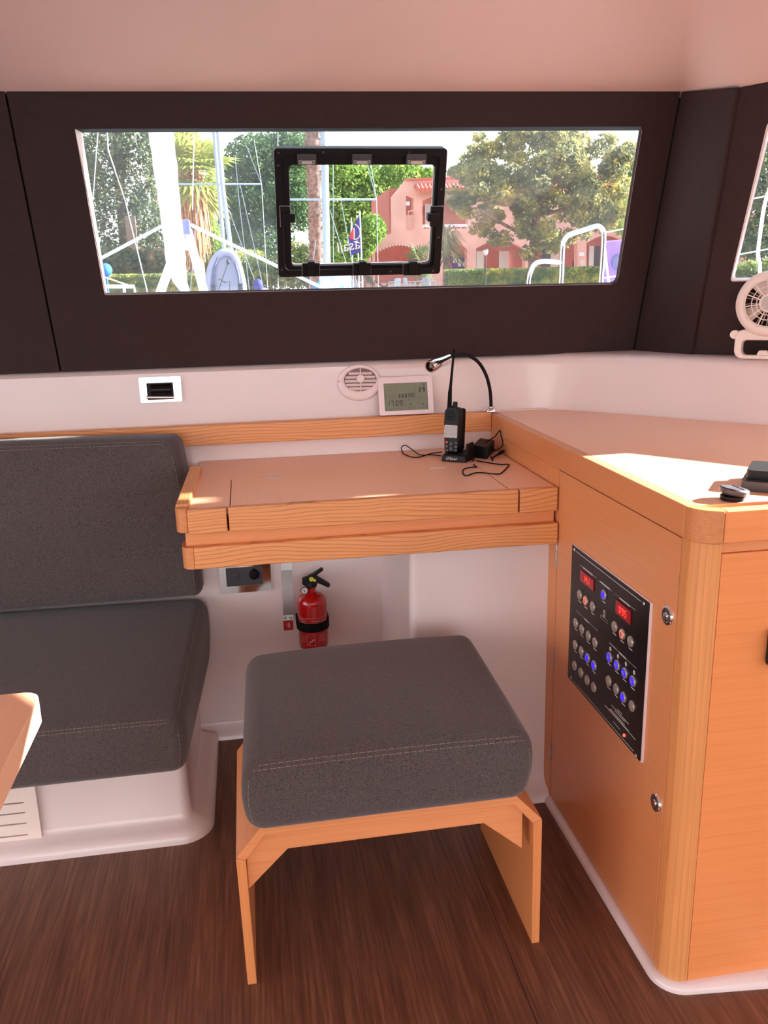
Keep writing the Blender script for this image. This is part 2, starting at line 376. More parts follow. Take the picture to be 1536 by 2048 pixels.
def seg7(mb, txt, X, x, y, h, th=.0004, wr=.55, lw=.13, gap=.32):
    """seven segment digits, lower left at (x, y) in the frame X"""
    w = h * wr; t = h * lw
    for ch in txt:
        if ch == '.':
            mb.plate([(x - gap * h * .6, y), (x - gap * h * .6 + t, y), (x - gap * h * .6 + t, y + t), (x - gap * h * .6, y + t)], [], th, X); continue
        if ch == ':':
            x += t; continue
        if ch == ' ':
            x += w + gap * h; continue
        bx = {'a': (t * .6, h - t, w - t * .6, h), 'g': (t * .6, h / 2 - t / 2, w - t * .6, h / 2 + t / 2), 'd': (t * .6, 0, w - t * .6, t),
              'f': (0, h / 2 + t * .25, t, h - t * .4), 'b': (w - t, h / 2 + t * .25, w, h - t * .4), 'e': (0, t * .4, t, h / 2 - t * .25), 'c': (w - t, t * .4, w, h / 2 - t * .25)}
        for k in SEG7[ch]:
            a = bx[k]; mb.plate([(x + a[0], y + a[1]), (x + a[2], y + a[1]), (x + a[2], y + a[3]), (x + a[0], y + a[3])], [], th, X)
        x += w + gap * h
    return mb
def text_into(mb, txt, X, size, align='LEFT', depth=.0003):
    cu = bpy.data.curves.new('txt', 'FONT'); cu.body = txt; cu.size = size; cu.align_x = align; cu.extrude = depth; cu.resolution_u = 2
    ob = bpy.data.objects.new('txt', cu); COL.objects.link(ob)
    dg = bpy.context.evaluated_depsgraph_get(); me = bpy.data.meshes.new_from_object(ob.evaluated_get(dg))
    mb.add_mesh(me, X); bpy.data.objects.remove(ob); bpy.data.curves.remove(cu); bpy.data.meshes.remove(me); return mb
def cushion_mb(bot, top, r=.04, crown=.02, n=10, side=.006):
    """soft block: trilinear map of a rounded cube onto eight corners, top face crowned"""
    dims = [((bot[1] - bot[0]).length + (top[2] - top[3]).length) / 2, ((bot[3] - bot[0]).length), ((top[0] - bot[0]).length)]
    mb = MB(); bm = mb.bm
    def coords(d):
        rr = min(r, d * .48); k = 4
        c = [rr * (1 - math.cos(R(90) * i / k)) * 1.0 for i in range(k + 1)]
        c = [rr * i / k for i in range(k + 1)]
        m = [rr + (d - 2 * rr) * i / n for i in range(1, n)]
        return c + m + [d - x for x in reversed(c)]
    cs = [coords(d) for d in dims]
    def pt(p):
        inn = [min(max(p[i], r if dims[i] > 2 * r else dims[i] / 2), dims[i] - r if dims[i] > 2 * r else dims[i] / 2) for i in range(3)]
        v = Vector((p[i] - inn[i] for i in range(3)))
        if v.length > 1e-9:
            m = max(abs(c) for c in v); v = v.normalized() * m if m > 0 else v
        q = [inn[i] + v[i] for i in range(3)]
        u, w, h = (q[i] / dims[i] for i in range(3))
        bulge = (math.sin(math.pi * min(max(u, 0), 1)) ** .5 if 0 < u < 1 else 0) * (math.sin(math.pi * min(max(w, 0), 1)) ** .5 if 0 < w < 1 else 0)
        lo = bot[0].lerp(bot[1], u).lerp(bot[3].lerp(bot[2], u), w); hi = top[0].lerp(top[1], u).lerp(top[3].lerp(top[2], u), w)
        P = lo.lerp(hi, h); P = P + (hi - lo).normalized() * (crown * bulge * max(0, h - .3) / .7)
        s_ = math.sin(math.pi * min(max(h, 0), 1))
        cen = lo.lerp(hi, h); P += (bot[3] - bot[0]).normalized() * ((w - .5) * 2 * side * s_) + (bot[1] - bot[0]).normalized() * ((u - .5) * 2 * side * s_)
        return P
    cache = {}
    def V(p):
        k = tuple(round(x, 6) for x in p)
        if k not in cache: cache[k] = bm.verts.new(pt(p))
        return cache[k]
    for ax in range(3):
        a, b = [i for i in range(3) if i != ax]
        for side_ in (0, dims[ax]):
            for i in range(len(cs[a]) - 1):
                for j in range(len(cs[b]) - 1):
                    def mk(x, y):
                        p = [0, 0, 0]; p[ax] = side_; p[a] = x; p[b] = y; return V(p)
                    try: bm.faces.new((mk(cs[a][i], cs[b][j]), mk(cs[a][i + 1], cs[b][j]), mk(cs[a][i + 1], cs[b][j + 1]), mk(cs[a][i], cs[b][j + 1])))
                    except ValueError: pass
    mb.pt = pt; mb.dims = dims
    return mb
def stitches(par, pts, r=.0006, on=.005, off=.0030):
    """a dashed line of thread along a polyline, one object per seam"""
    mb = MB()
    pts = [Vector(p) for p in pts]
    for i in range(len(pts) - 1):
        d = pts[i + 1] - pts[i]; L = d.length
        if L < 1e-6: continue
        d.normalize(); t = 0
        while t < L:
            e = min(t + on, L)
            mb.tube([pts[i] + d * t, pts[i] + d * e], r, 4); t = e + off
    return mb.build('stitching', 'thread', par, smooth=False)
# ================================================================== ROOM SHELL
TH = R(17.4); CT, ST = math.cos(TH), math.sin(TH)
OM = Vector((0, 2.45, 1.107)); FM = frame(OM, (1, 0, 0), (0, -ST, CT), (0, -CT, -ST))
OW = Vector((1.24, 2.24, 1.107)); UW = Vector((.627, -.779, 0)).normalized(); NW_ = Vector((.779, .627, 0)).normalized()
FW = frame(OW, UW, (-NW_.x * ST, -NW_.y * ST, CT), (-NW_.x * CT, -NW_.y * CT, -ST))
def uv(px, py, Fm, w=0.0):
    N = Vector((Fm[0][2], Fm[1][2], Fm[2][2])); P = at_pl(px, py, Fm.translation + N * w, N)
    q = Fm.inverted() @ P; return (q.x, q.y)
VT = .7045
def VTU(u): return .688 + .0102 * (u + .51)
# floor and ceiling
mb = MB(); mb.box((-2.7, -2.7, -.05), (2.4, 2.46, 0)); struct(mb.build('floor', 'floor', smooth=False), 'dark walnut laminate floor of the boat saloon', 'floor')
# thin joint of the floor hatch
mb = MB()
p = [at_z(925, 1672, 0), at_z(1075, 2048, 0)]
mb.tube([p[0] + Vector((0, 0, .0003)), p[1] + Vector((0, 0, .0003)), p[1] + (p[1] - p[0]) * .6 + Vector((0, 0, .0003))], .0007, 4)
struct(mb.build('trim_1', 'seam'), 'thin dark joint line in the walnut floor', 'floor joint')
pA = FM @ Vector((1.16, VT, 0)); pB = at_pl(1480, 175, OW, (NW_.x * CT, NW_.y * CT, ST)); UE = 1.72
wB = FW.inverted() @ pB
def wtop(u, z): return (u, (z - OW.z) / CT)
WTOP = [(wB.x, wB.y), wtop(.42, pB.z + .004), wtop(.60, 1.80), wtop(UE, 1.80)]
pW = [FW @ Vector((u, v, 0)) for u, v in WTOP]; pE = pW[-1]
ring = [FM @ Vector((u, VTU(u), 0)) for u in [-2.72 + (1.16 + 2.72) * k / 12 for k in range(12)]] + [pA, pA.lerp(pB, .33), pA.lerp(pB, .66), pB] + [pB.lerp(pW[1], .5), pW[1], pW[2]] + [pW[2].lerp(pE, k / 3) for k in (1, 2, 3)] + [Vector((pE.x, .2, pE.z)), Vector((pE.x, -2.72, pE.z)), Vector((-2.72, -2.72, pA.z))]
CC = Vector((-.2, -.4, 0))
rows = []
for off, dz in ((-.06, -.02), (.0, .002), (.02, .008), (.06, .024), (.14, .056), (.28, .10), (.45, .145), (.65, .178), (.9, .195)):
    r_ = []
    for p in ring:
        d = Vector((CC.x - p.x, CC.y - p.y, 0)).normalized(); r_.append(p + d * off + Vector((0, 0, dz)))
    rows.append(r_ + [r_[0]])
mb = MB(); mb.strip(None, rows)
cap = [Vector(p) for p in rows[-1][:-1]]
mb._add(cap, [tuple(range(len(cap)))])
bmesh.ops.remove_doubles(mb.bm, verts=mb.bm.verts, dist=1e-5); bmesh.ops.recalc_face_normals(mb.bm, faces=mb.bm.faces)
if sum((f.normal.z * f.calc_area() for f in mb.bm.faces)) > 0: bmesh.ops.reverse_faces(mb.bm, faces=mb.bm.faces)
o = mb.build('ceiling', 'headliner', fix=False, ang=60); struct(o, 'smooth pale pinkish headliner ceiling curving down to the window panels', 'ceiling')
sm = o.modifiers.new('solid', 'SOLIDIFY'); sm.thickness = .02; sm.offset = -1
# roof brow outside, over the long window
# back wall: white moulding with ledge behind the rail and shelf under the dark panels
prof = [(2.365, -.02), (2.365, .70), (2.372, .725), (2.428, .76), (2.432, .938), (2.437, .9445), (2.62, .9445), (2.62, -.02)]
fr = frame((-2.7, 0, 0), (0, 1, 0), (0, 0, 1), (1, 0, 0))
mb = MB(); mb.poly(prof, 3.60, fr); struct(mb.build('wall_back', 'gelcoat', ang=40), 'white moulded lower wall behind the sofa and chart table', 'wall')
# wing wall (white) with shelf
zb = .90
lowp = [Vector((-2.7, 2.447, zb)), Vector((-1, 2.447, zb)), Vector((.2, 2.447, zb)), Vector((.60, 2.447, zb)), Vector((.74, 2.447, zb)), Vector((.82, 2.447, zb)), Vector((.875, 2.445, zb))] + [Vector((q.x, q.y, zb)) for q in (at_z(1125, 819.5, .941), at_z(1160, 821.5, .941), at_z(1250, 828, .941), at_z(1400, 840, .941), at_z(1536, 850.5, .941))]
uu = (lowp[-1] - lowp[9]).normalized(); lowp += [lowp[-1] + uu * .9, lowp[-1] + uu * 1.5]
nn = [Vector((0, 1, 0))] * 4 + [Vector((0, 1, 0)), Vector((.03, .99, 0)), Vector((.1, .99, 0)), Vector((.45, .9, 0)), Vector((.7, .72, 0))] + [NW_] * 5
kk_ = [0, 0, 0, 0, .08, .12, .15, .4, .8] + [1] * 5
def row(off, z):
    out = []
    for p, n, k in zip(lowp, nn, kk_):
        o_ = off if off > .1 else off * k + (0 if off < .04 else (off - .04) * (1 - k))
        out.append(Vector((p.x, p.y, z)) + n * o_)
    return out
rows = [row(0, .9), row(0, .93), row(.012, .945), row(.035, 1.075), row(.04, 1.09), row(.052, 1.100), row(.07, 1.1055), row(.45, 1.1065), row(.45, .8)]
mb = MB(); mb.strip(None, rows); struct(mb.build('wall_right', 'gelcoat', ang=50, fix=True), 'white moulded wall behind the counter with a narrow shelf', 'wall')
# white locker moulding under the desk, right, and the sofa plinth, kick ledges
def ledge(mb, path, prof):      # path: list of (x,y); prof: (outward offset, z); outward to the right of travel
    rows = []
    n = len(path)
    for off, z in prof:
        r_ = []
        for i, p in enumerate(path):
            p = Vector((p[0], p[1], 0)); a = Vector((*path[max(i - 1, 0)], 0)); b = Vector((*path[min(i + 1, n - 1)], 0))
            d0 = (p - a).normalized() if i > 0 else (b - p).normalized(); d1 = (b - p).normalized() if i < n - 1 else d0
            d = (d0 + d1).normalized(); nv = Vector((d.y, -d.x, 0)); k = 1 / max(.5, d.dot(d1))
            r_.append(Vector((p.x, p.y, z)) + nv * off * k)
        rows.append(r_)
    mb.strip(None, rows)
def arc(cx, cy, r, a0, a1, n=8): return [(cx + r * math.cos(R(a0 + (a1 - a0) * k / n)), cy + r * math.sin(R(a0 + (a1 - a0) * k / n))) for k in range(n + 1)]
PROF = [(.052, -.01), (.052, .006), (.049, .018), (.041, .027), (.03, .031), (.009, .037), (.003, .042), (0, .054), (-.006, .23), (-.006, .235)]
# sofa plinth: front at y 1.905, end at x -.205
path = [(-2.7, 1.905), (-.30, 1.905)] + arc(-.233, 1.933, .028, -90, 0) + [(-.205, 2.28)] + list(reversed(arc(-.165, 2.30, .04, 90, 180)))[0:0] + [(-.205, 2.34)]
mb = MB(); ledge(mb, path, PROF)
top = [(p[0], p[1]) for p in path] + [(-2.7, 2.34)]
mb.poly([(-2.7, 1.91), (-.25, 1.91), (-.213, 1.95), (-.213, 2.40), (-2.7, 2.40)], .006, frame((0, 0, .229), (1, 0, 0), (0, 1, 0), (0, 0, 1)))
struct(mb.build('trim_2', 'gelcoat', ang=60), 'white moulded plinth under the sofa with a rounded foot', 'plinth')
# side of the plinth goes up to meet the wall, and kick along the back wall
mb = MB(); mb.box((-.30, 2.10, .0), (-.203, 2.38, .40)); struct(mb.build('trim_3', 'gelcoat', bevel=.02, seg=3), 'white moulded corner beside the sofa end', 'moulding')
BX0 = .352
mb = MB(); path = [(-.205, 2.368), (BX0 - .02, 2.368)]
ledge(mb, path, [(.03, -.01), (.028, .01), (.018, .022), (.006, .032), (0, .06)])
path = [(BX0, 2.40), (BX0, 1.93)] + arc(BX0 + .025, 1.925, .025, 180, 270, 6) + [(.73, 1.90)]
mb2 = MB(); ledge(mb2, path, [(.052, -.01), (.050, .012), (.036, .026), (.012, .034), (.002, .05), (0, .08), (-.008, .70)])
struct(mb.build('baseboard_back', 'gelcoat', ang=60), 'white rounded skirting at the foot of the wall under the desk', 'skirting')
struct(mb2.build('trim_4', 'gelcoat', ang=60), 'white moulded locker front under the right end of the desk', 'moulding')
# ledge round the cabinet
CX = .709
path = [(CX, 1.88), (CX, 1.29)] + arc(CX + .045, 1.265, .045, 180, 270, 8) + [(.905, 1.22)] + list(reversed(arc(.905, 1.20, .02, 0, 90, 4)))[0:] + [(.925, .9)]
mb = MB(); ledge(mb, path, [(.014, -.01), (.014, .006), (.010, .013), (.002, .016), (-.06, .016)])
struct(mb.build('baseboard_right', 'gelcoat', ang=60), 'white rounded kick strip round the foot of the wooden cabinet', 'skirting')

# dark window panels -------------------------------------------------
HM = [uv(150, 258, FM), uv(1285, 253, FM), uv(1235, 568, FM), uv(210, 590, FM)]   # hole TL TR BR BL
def rpoly(c, r):   # rounded quadrilateral, corners as given, radii list
    out = []
    n = len(c)
    for i in range(n):
        p = Vector((*c[i], 0)); a = (Vector((*c[i - 1], 0)) - p).normalized(); b = (Vector((*c[(i + 1) % n], 0)) - p).normalized()
        if r[i] < 1e-4: out.append((p.x, p.y)); continue
        p0 = p + a * r[i]; p1 = p + b * r[i]
        for k in range(6):
            t = k / 5; q = p0 * (1 - t) ** 2 + p * 2 * t * (1 - t) + p1 * t * t; out.append((q.x, q.y))
    return out
uL = uv(120, 738, FM)[0]; uL2 = uv(10, 183, FM)[0]; uR = uv(1270, 700, FM)[0]; uR2 = uv(1365, 183, FM)[0]
holeM = rpoly(HM, [.004, .012, .02, .006])
mb = MB(); mb.plate([(uL + .002, -.004), (uR - .005, -.004), (uR2 - .005, VTU(uR2)), (uL2 + .002, VTU(uL2))], [holeM], -.02, FM)
struct(mb.build('wall_back_upper', 'dark_panel', bevel=.0025, seg=2), 'dark brown vinyl panel round the long window', 'wall panel')
mb = MB(); mb.plate([(-2.7, -.004), (uL - .002, -.004), (uL2 - .002, VTU(uL2)), (-2.7, VTU(-2.7))], [], -.02, FM)
struct(mb.build('wall_back_left', 'dark_panel', bevel=.0025), 'dark brown vinyl panel left of the long window', 'wall panel')
# outer shell behind the dark panels: white hull with the window opening
mb = MB(); mb.plate([(-2.7, -.02), (1.30, -.02), (1.30, .75), (-2.7, .75)], [[(HM[0][0] - .03, HM[0][1] + .03), (HM[1][0] + .03, HM[1][1] + .03), (HM[2][0] + .03, HM[2][1] - .03), (HM[3][0] - .03, HM[3][1] - .03)]], -.02, FM, -.022)
struct(mb.build('wall_back_outer', 'seam'), 'black outer shell behind the dark window panels', 'wall')
WD = -.045
GM = [uv(164, 265, FM, WD), uv(1284.5, 261, FM, WD), uv(1234, 567, FM, WD), uv(215, 588.5, FM, WD)]
def quad_solid(mb, a, b, c, d, off):  # four points and an outward offset
    off = Vector(off); mb.hexa([a, b, c, d], [a + off, b + off, c + off, d + off])
H3 = [FM @ Vector((p[0], p[1], -.001)) for p in HM]; G3 = [FM @ Vector((p[0], p[1], WD)) for p in GM]
vM = Vector((0, -ST, CT)); uM = Vector((1, 0, 0))
mb = MB(); quad_solid(mb, H3[0], H3[3], G3[3], G3[0], -uM * .02); quad_solid(mb, H3[1], H3[2], G3[2], G3[1], uM * .02); quad_solid(mb, H3[3], H3[2], G3[2], G3[3], -vM * .02)
win1 = struct(mb.build('window_1', 'gelcoat'), 'long tinted window above the chart table with white reveals', 'window')
mb = MB(); quad_solid(mb, H3[0], H3[1], G3[1], G3[0], vM * .02)
gi = [(g[0], g[1]) for g in GM]
mb.build('seal', 'black_soft', win1)
# hatch set in the pane
WH = -.012
hq = [uv(545, 297, FM, WH), uv(895, 297, FM, WH), uv(880, 550, FM, WH), uv(560, 552, FM, WH)]
hx0 = (hq[0][0] + hq[3][0]) / 2; hx1 = (hq[1][0] + hq[2][0]) / 2; hy1 = (hq[0][1] + hq[1][1]) / 2; hy0 = (hq[2][1] + hq[3][1]) / 2
iq = [uv(576, 327, FM, WD), uv(866, 326, FM, WD), uv(858, 524, FM, WD), uv(583, 526, FM, WD)]
ix0 = (iq[0][0] + iq[3][0]) / 2; ix1 = (iq[1][0] + iq[2][0]) / 2; iy1 = (iq[0][1] + iq[1][1]) / 2; iy0 = (iq[2][1] + iq[3][1]) / 2
mb = MB(); mb.plate([(GM[0][0] - .012, GM[0][1] + .012), (GM[1][0] + .012, GM[1][1] + .012), (GM[2][0] + .012, GM[2][1] - .012), (GM[3][0] - .012, GM[3][1] - .012)],
                    [rrect(hx0 + .004, hy0 + .004, hx1 - .004, hy1 - .004, .012)], -.006, FM, WD)
mb.build('pane', 'glass', win1)
hat = thing('hatch', FM @ Vector(((hx0 + hx1) / 2, hy0, -.02)), 'black framed opening hatch set in the middle of the long window', 'hatch')
mb = MB(); mb.plate(rrect(hx0, hy0, hx1, hy1, .008), [rrect(hx0 + .018, hy0 + .018, hx1 - .018, hy1 - .018, .012)], -.040, FM, WH)
fo = mb.build('outer_frame', 'dark_frame', hat, bevel=.003)
for (cx, cy) in [(hx0 + .012, hy1 - .01), (hx0 + .125, hy1 - .009), (hx1 - .1, hy1 - .009), (hx1 - .01, hy1 - .1), (hx1 - .01, hy0 + .1), (hx0 + .01, hy0 + .16), (hx1 - .14, hy0 + .009), (hx1 - .02, hy0 + .009), (hx0 + .009, hy0 + .02), (hx0 + .009, hy1 - .04)]:
    mb = MB(); mb.lathe([(0, .0012), (.0028, .001), (.0034, 0)], FM @ Vector((cx, cy, WH)), (0, -CT, -ST), 10); mb.build('screw', 'dark_grey', fo)
mb = MB(); mb.plate(rrect(hx0 + .019, hy0 + .019, hx1 - .019, hy1 - .019, .012), [rrect(ix0, iy0, ix1, iy1, .010)], -.026, FM, WH - .010)
inn = mb.build('inner_frame', 'dark_frame', hat, bevel=.003)
mb = MB(); mb.plate(rrect(ix0 - .008, iy0 - .008, ix1 + .008, iy1 + .008, .01), [], -.005, FM, WD + .004)
mb.build('pane', 'hatch_glass', hat)
mb = MB(); mb.plate(rrect(ix0 - .0015, iy0 - .0015, ix1 + .0015, iy1 + .0015, .011), [rrect(ix0 + .0012, iy0 + .0012, ix1 - .0012, iy1 - .0012, .010)], .004, FM, WD + .004)
mb.build('gasket', 'white_plastic', hat).__setitem__('label', 'pale gasket round the hatch pane')
def hpx(cx, cy): return uv(530 + cx / 4.042, 280 + cy / 4.042, FM, WH)
for cx in (335, 780, 1220):
    a = hpx(cx - 78, 108); b = hpx(cx + 78, 195)
    mb = MB(); mb.plate(rrect(a[0], b[1], b[0], a[1], .003), [], .010, FM, WH)
    h = mb.build('hinge', 'dark_grey', hat, bevel=.002)
    mb = MB()
    for k in range(3):
        y = b[1] + (a[1] - b[1]) * (.12 + .13 * k)
        mb.plate([(a[0] + .003, y), (a[0] + .010, y), (a[0] + .010, y + .0012), (a[0] + .003, y + .0012)], [], .0012, FM, WH + .0098)
        mb.plate([(b[0] - .010, y), (b[0] - .003, y), (b[0] - .003, y + .0012), (b[0] - .010, y + .0012)], [], .0012, FM, WH + .0098)
    mb.plate([(a[0] + .011, b[1] + .002), (b[0] - .011, b[1] + .002), (b[0] - .011, b[1] + .010), (a[0] + .011, b[1] + .010)], [], .003, FM, WH + .009)
    mb.build('hinge_leaf', 'steel', h)
def latch(x0, y0, x1, y1, lx0, ly0, lx1, ly1):
    mb = MB(); mb.plate(rrect(x0, y0, x1, y1, .002), [], .008, FM, WH)
    l = mb.build('latch', 'dark_frame', hat, bevel=.0015)
    mb = MB(); mb.plate(rrect(x0 - .0012, y0 - .0012, x1 + .0012, y1 + .0012, .002), [], .002, FM, WH); mb.build('latch_base', 'steel', l)
    mb = MB(); mb.plate(rrect(lx0, ly0, lx1, ly1, .003), [], .020, FM, WH); mb.build('latch_lever', 'dark_frame', l, bevel=.003)
for cx in (370, 783, 1188):
    a = hpx(cx - 70, 995); b = hpx(cx + 70, 1085); c = hpx(cx - 28, 970); d = hpx(cx + 30, 1070)
    latch(a[0], b[1], b[0], a[1], c[0], d[1], d[0], c[1])
a = hpx(120, 535); b = hpx(205, 698); c = hpx(148, 585); d = hpx(240, 650); latch(a[0], b[1], b[0], a[1], c[0], d[1], d[0], c[1])
a = hpx(1340, 535); b = hpx(1425, 695); c = hpx(1305, 585); d = hpx(1395, 645); latch(a[0], b[1], b[0], a[1], c[0], d[1], d[0], c[1])
# pillar
b0 = FM @ Vector((uR + .001, -.006, 0)); t0 = FM @ Vector((uR2 + .001, VT, 0)); b1 = FW @ Vector((0, -.010, 0)); t1 = pB
nP = ((b1 - b0).cross(t0 - b0)).normalized()
if nP.x > 0: nP = -nP
mb = MB(); q = [b0 + nP * .006, b1 + nP * .012, t1 + nP * .012, t0 + nP * .006]
mb.hexa([v - nP * .05 for v in q], q); struct(mb.build('wall_right_pillar', 'dark_panel', bevel=.004), 'dark brown vinyl pillar between the long window and the side window', 'wall panel')
# wing panel with two windows
wBL = uv(1460, 563, FW); wTL = uv(1535, 245, FW)
uu1 = wBL[0]; vB = wBL[1]; vTp = wTL[1]
u_m0, u_m1 = .42, .62
h1 = rpoly([(wTL[0], vTp), (u_m0, vTp), (u_m0, vB), (wBL[0], vB)], [.01] * 4)
h2 = rpoly([(u_m1, vTp + .05), (1.62, vTp + .05), (1.62, vB), (u_m1, vB)], [.01] * 4)
mb = MB(); mb.plate([(.0, -.012), (UE, -.012)] + list(reversed(WTOP)), [h1, h2], -.02, FW)
struct(mb.build('wall_right_upper', 'dark_panel', bevel=.0025), 'dark brown vinyl panel with the side window, right of the pillar', 'wall panel')
mb = MB(); mb.plate(rpoly([(wTL[0] - .002, vTp + .002), (u_m0 + .002, vTp + .002), (u_m0 + .002, vB - .002), (wBL[0] - .002, vB - .002)], [.012] * 4),
                    [rpoly([(wTL[0] + .0035, vTp - .006), (u_m0 - .003, vTp - .006), (u_m0 - .003, vB + .003), (wBL[0] + .0035, vB + .003)], [.01] * 4)], -.02, FW, -.001)
win2 = struct(mb.build('window_2', 'gelcoat'), 'narrow visible part of the side window behind the fan', 'window')
mb = MB(); mb.plate([(wTL[0] - .03, vTp + .03), (u_m0 + .03, vTp + .03), (u_m0 + .03, vB - .03), (wBL[0] - .03, vB - .03)], [], -.006, FW, -.022)
mb.build('pane', 'glass', win2)
mb = MB(); mb.plate([(u_m1 - .03, vTp + .08), (1.65, vTp + .08), (1.65, vB - .03), (u_m1 - .03, vB - .03)], [], -.006, FW, -.022)
win3 = struct(mb.build('window_3', 'clear_glass'), 'clear side window beyond the right edge of the photo', 'window')
# far walls of the saloon, out of the photo: door aft, windows opposite and forward
pe = FW @ Vector((UE, 0, 0))
mb = MB(); fr = frame((pe.x, 0, 0), (0, -1, 0), (0, 0, 1), (-1, 0, 0))
mb.plate([(-pe.y - .02, 0), (2.7, 0), (2.7, 2.0), (-pe.y - .02, 2.0)], [[(-.5, 1.12), (2.2, 1.12), (2.2, 1.72), (-.5, 1.72)]], -.03, fr)
struct(mb.build('wall_front', 'gelcoat', smooth=False), 'white forward wall with a wide window, outside the photo', 'wall')
mb = MB(); mb.box((pe.x + .01, -2.2, 1.12), (pe.x + .016, .5, 1.72)); struct(mb.build('window_4', 'clear_glass'), 'forward window outside the photo', 'window')
mb = MB(); fr = frame((-2.7, 0, 0), (0, 1, 0), (0, 0, 1), (1, 0, 0))
mb.plate([(-2.7, 0), (2.6, 0), (2.6, 2.0), (-2.7, 2.0)], [[(-2.2, .03), (1.5, .03), (1.5, 1.93), (-2.2, 1.93)]], -.03, fr)
struct(mb.build('wall_left', 'gelcoat', smooth=False), 'white aft wall with a wide open doorway, outside the photo', 'wall')
mb = MB(); fr = frame((0, -2.7, 0), (-1, 0, 0), (0, 0, 1), (0, 1, 0))
mb.plate([(-2.4, 0), (2.7, 0), (2.7, 2.0), (-2.4, 2.0)], [[(-2.1, .25), (2.5, .25), (2.5, 1.95), (-2.1, 1.95)]], -.03, fr)
struct(mb.build('wall_behind', 'gelcoat', smooth=False), 'white wall with a long window behind the viewer', 'wall')
mb = MB(); mb.box((-2.5, -2.72, .25), (2.1, -2.714, 1.95)); struct(mb.build('window_5', 'clear_glass'), 'long window behind the viewer', 'window')
# rail along the ledge
mb = MB(); mb.box((-2.68, 2.400, .889), (CX - .004, 2.428, .946))
struct(mb.build('trim_5', 'ash', bevel=.003), 'ash wood rail along the ledge above the sofa and chart table', 'rail')

# ================================================================== SOFA
V3 = Vector
def soft(name, parent, bot, top, **k):
    mb = cushion_mb([V3(p) for p in bot], [V3(p) for p in top], **k); pt = mb.pt; dims = mb.dims
    o = mb.build(name, 'cushion', parent, ang=80); return o, pt, dims
o, pt, dm = soft('seat_cushion', None, [(-2.4, 1.755, .236), (-.196, 1.755, .250), (-.165, 2.340, .236), (-2.4, 2.340, .236)],
                 [(-2.4, 1.735, .388), (-.188, 1.735, .400), (-.153, 2.345, .466), (-2.4, 2.345, .460)], r=.03, crown=.018, side=.008)
tag(o, 'charcoal fabric seat cushion of the sofa left of the chart table', 'cushion')
D = dm
xs = [D[0] * k / 60 for k in range(20, 60)]
def off(p, q=.0012):
    return p
stitches(o, [pt((x, 0, D[2] - .0082)) + V3((0, -.0010, .0004)) for x in xs if x < D[0] - .03])
stitches(o, [pt((x, 0.003, D[2])) + V3((0, -.0004, .0008)) for x in xs if x < D[0] - .03])
stitches(o, [pt((D[0] - .012, y, D[2])) + V3((.0003, 0, .0008)) for y in [.03 + k * .03 for k in range(17)]])
stitches(o, [pt((D[0] - .014, 0, z)) + V3((.0002, -.0008, 0)) for z in [.015 + k * .012 for k in range(10)]])
o, pt, dm = soft('back_cushion', None, [(-2.4, 2.262, .476), (-.160, 2.262, .486), (-.156, 2.342, .486), (-2.4, 2.342, .478)],
                 [(-2.4, 2.268, .940), (-.197, 2.268, .930), (-.180, 2.366, .938), (-2.4, 2.366, .945)], r=.028, crown=.012, side=.008)
tag(o, 'charcoal fabric back cushion leaning below the wooden rail', 'cushion')
D = dm
stitches(o, [pt((x, .003, D[2])) + V3((0, -.0008, .0006)) for x in [D[0] * k / 60 for k in range(30, 60)] if x < D[0] - .03])
stitches(o, [pt((x, 0, D[2] - .0092)) + V3((0, -.0010, .0002)) for x in [D[0] * k / 60 for k in range(30, 60)] if x < D[0] - .035])
stitches(o, [pt((D[0] - .018, 0, z)) + V3((.0002, -.0010, 0)) for z in [.02 + k * .02 for k in range(int((D[2] - .04) / .02))]])

# louvred locker door in the sofa plinth
fr = frame((0, 1.905, 0), (1, 0, 0), (0, 0, 1), (0, -1, 0))
q = at(88, 1692, 1.90); q1 = at(76, 1583, 1.90)
ld = thing('louvre_door', (-.75, 1.9, .06), 'white louvred locker door in the plinth under the sofa', 'locker door')
lx = q.x; lz0 = min(q.z, at(56, 1669, 1.895).z - .012); 
slits = []
for (px_, py_) in ((47, 1605), (50, 1625), (53, 1646), (56, 1669)):
    z = at(px_, py_, 1.895).z; slits.append([(-1.02, z - .002), (at(px_, py_, 1.895).x, z - .002), (at(px_, py_, 1.895).x, z + .0015), (-1.02, z + .0015)])
mb = MB(); mb.plate(rrect(-1.1, lz0, lx, .228, .006), slits, .006, fr, .004); mb.build('panel', 'pale_plastic', ld, bevel=.0015)
mb = MB(); mb.plate([(-1.09, lz0 + .01), (lx - .01, lz0 + .01), (lx - .01, .222), (-1.09, .222)], [], .003, fr, .0005); mb.build('slat_backing', 'dark_grey', ld)

# ================================================================== SALOON TABLE (corner at lower left)
tb = thing('saloon_table', (-.95, .75, 0), 'beech saloon table whose corner enters at lower left', 'table')
tx, ty = -.350, 1.290
mb = MB(); mb.plate(rrect(-1.55, .20, tx, ty, .028, 6), [], .042, frame((0, 0, .660), (1, 0, 0), (0, 1, 0), (0, 0, 1)))
tt = mb.build('tabletop', 'beech_top_sheen', tb, bevel=.004)
mb = MB(); mb.cyl((-.95, .75, .03), (-.95, .75, .66), .05, seg=24); mb.build('pedestal', 'steel', tb)
mb = MB(); mb.lathe([(.22, 0), (.22, .012), (.06, .035), (.05, .05)], (-.95, .75, 0)); mb.build('foot', 'steel', tb)

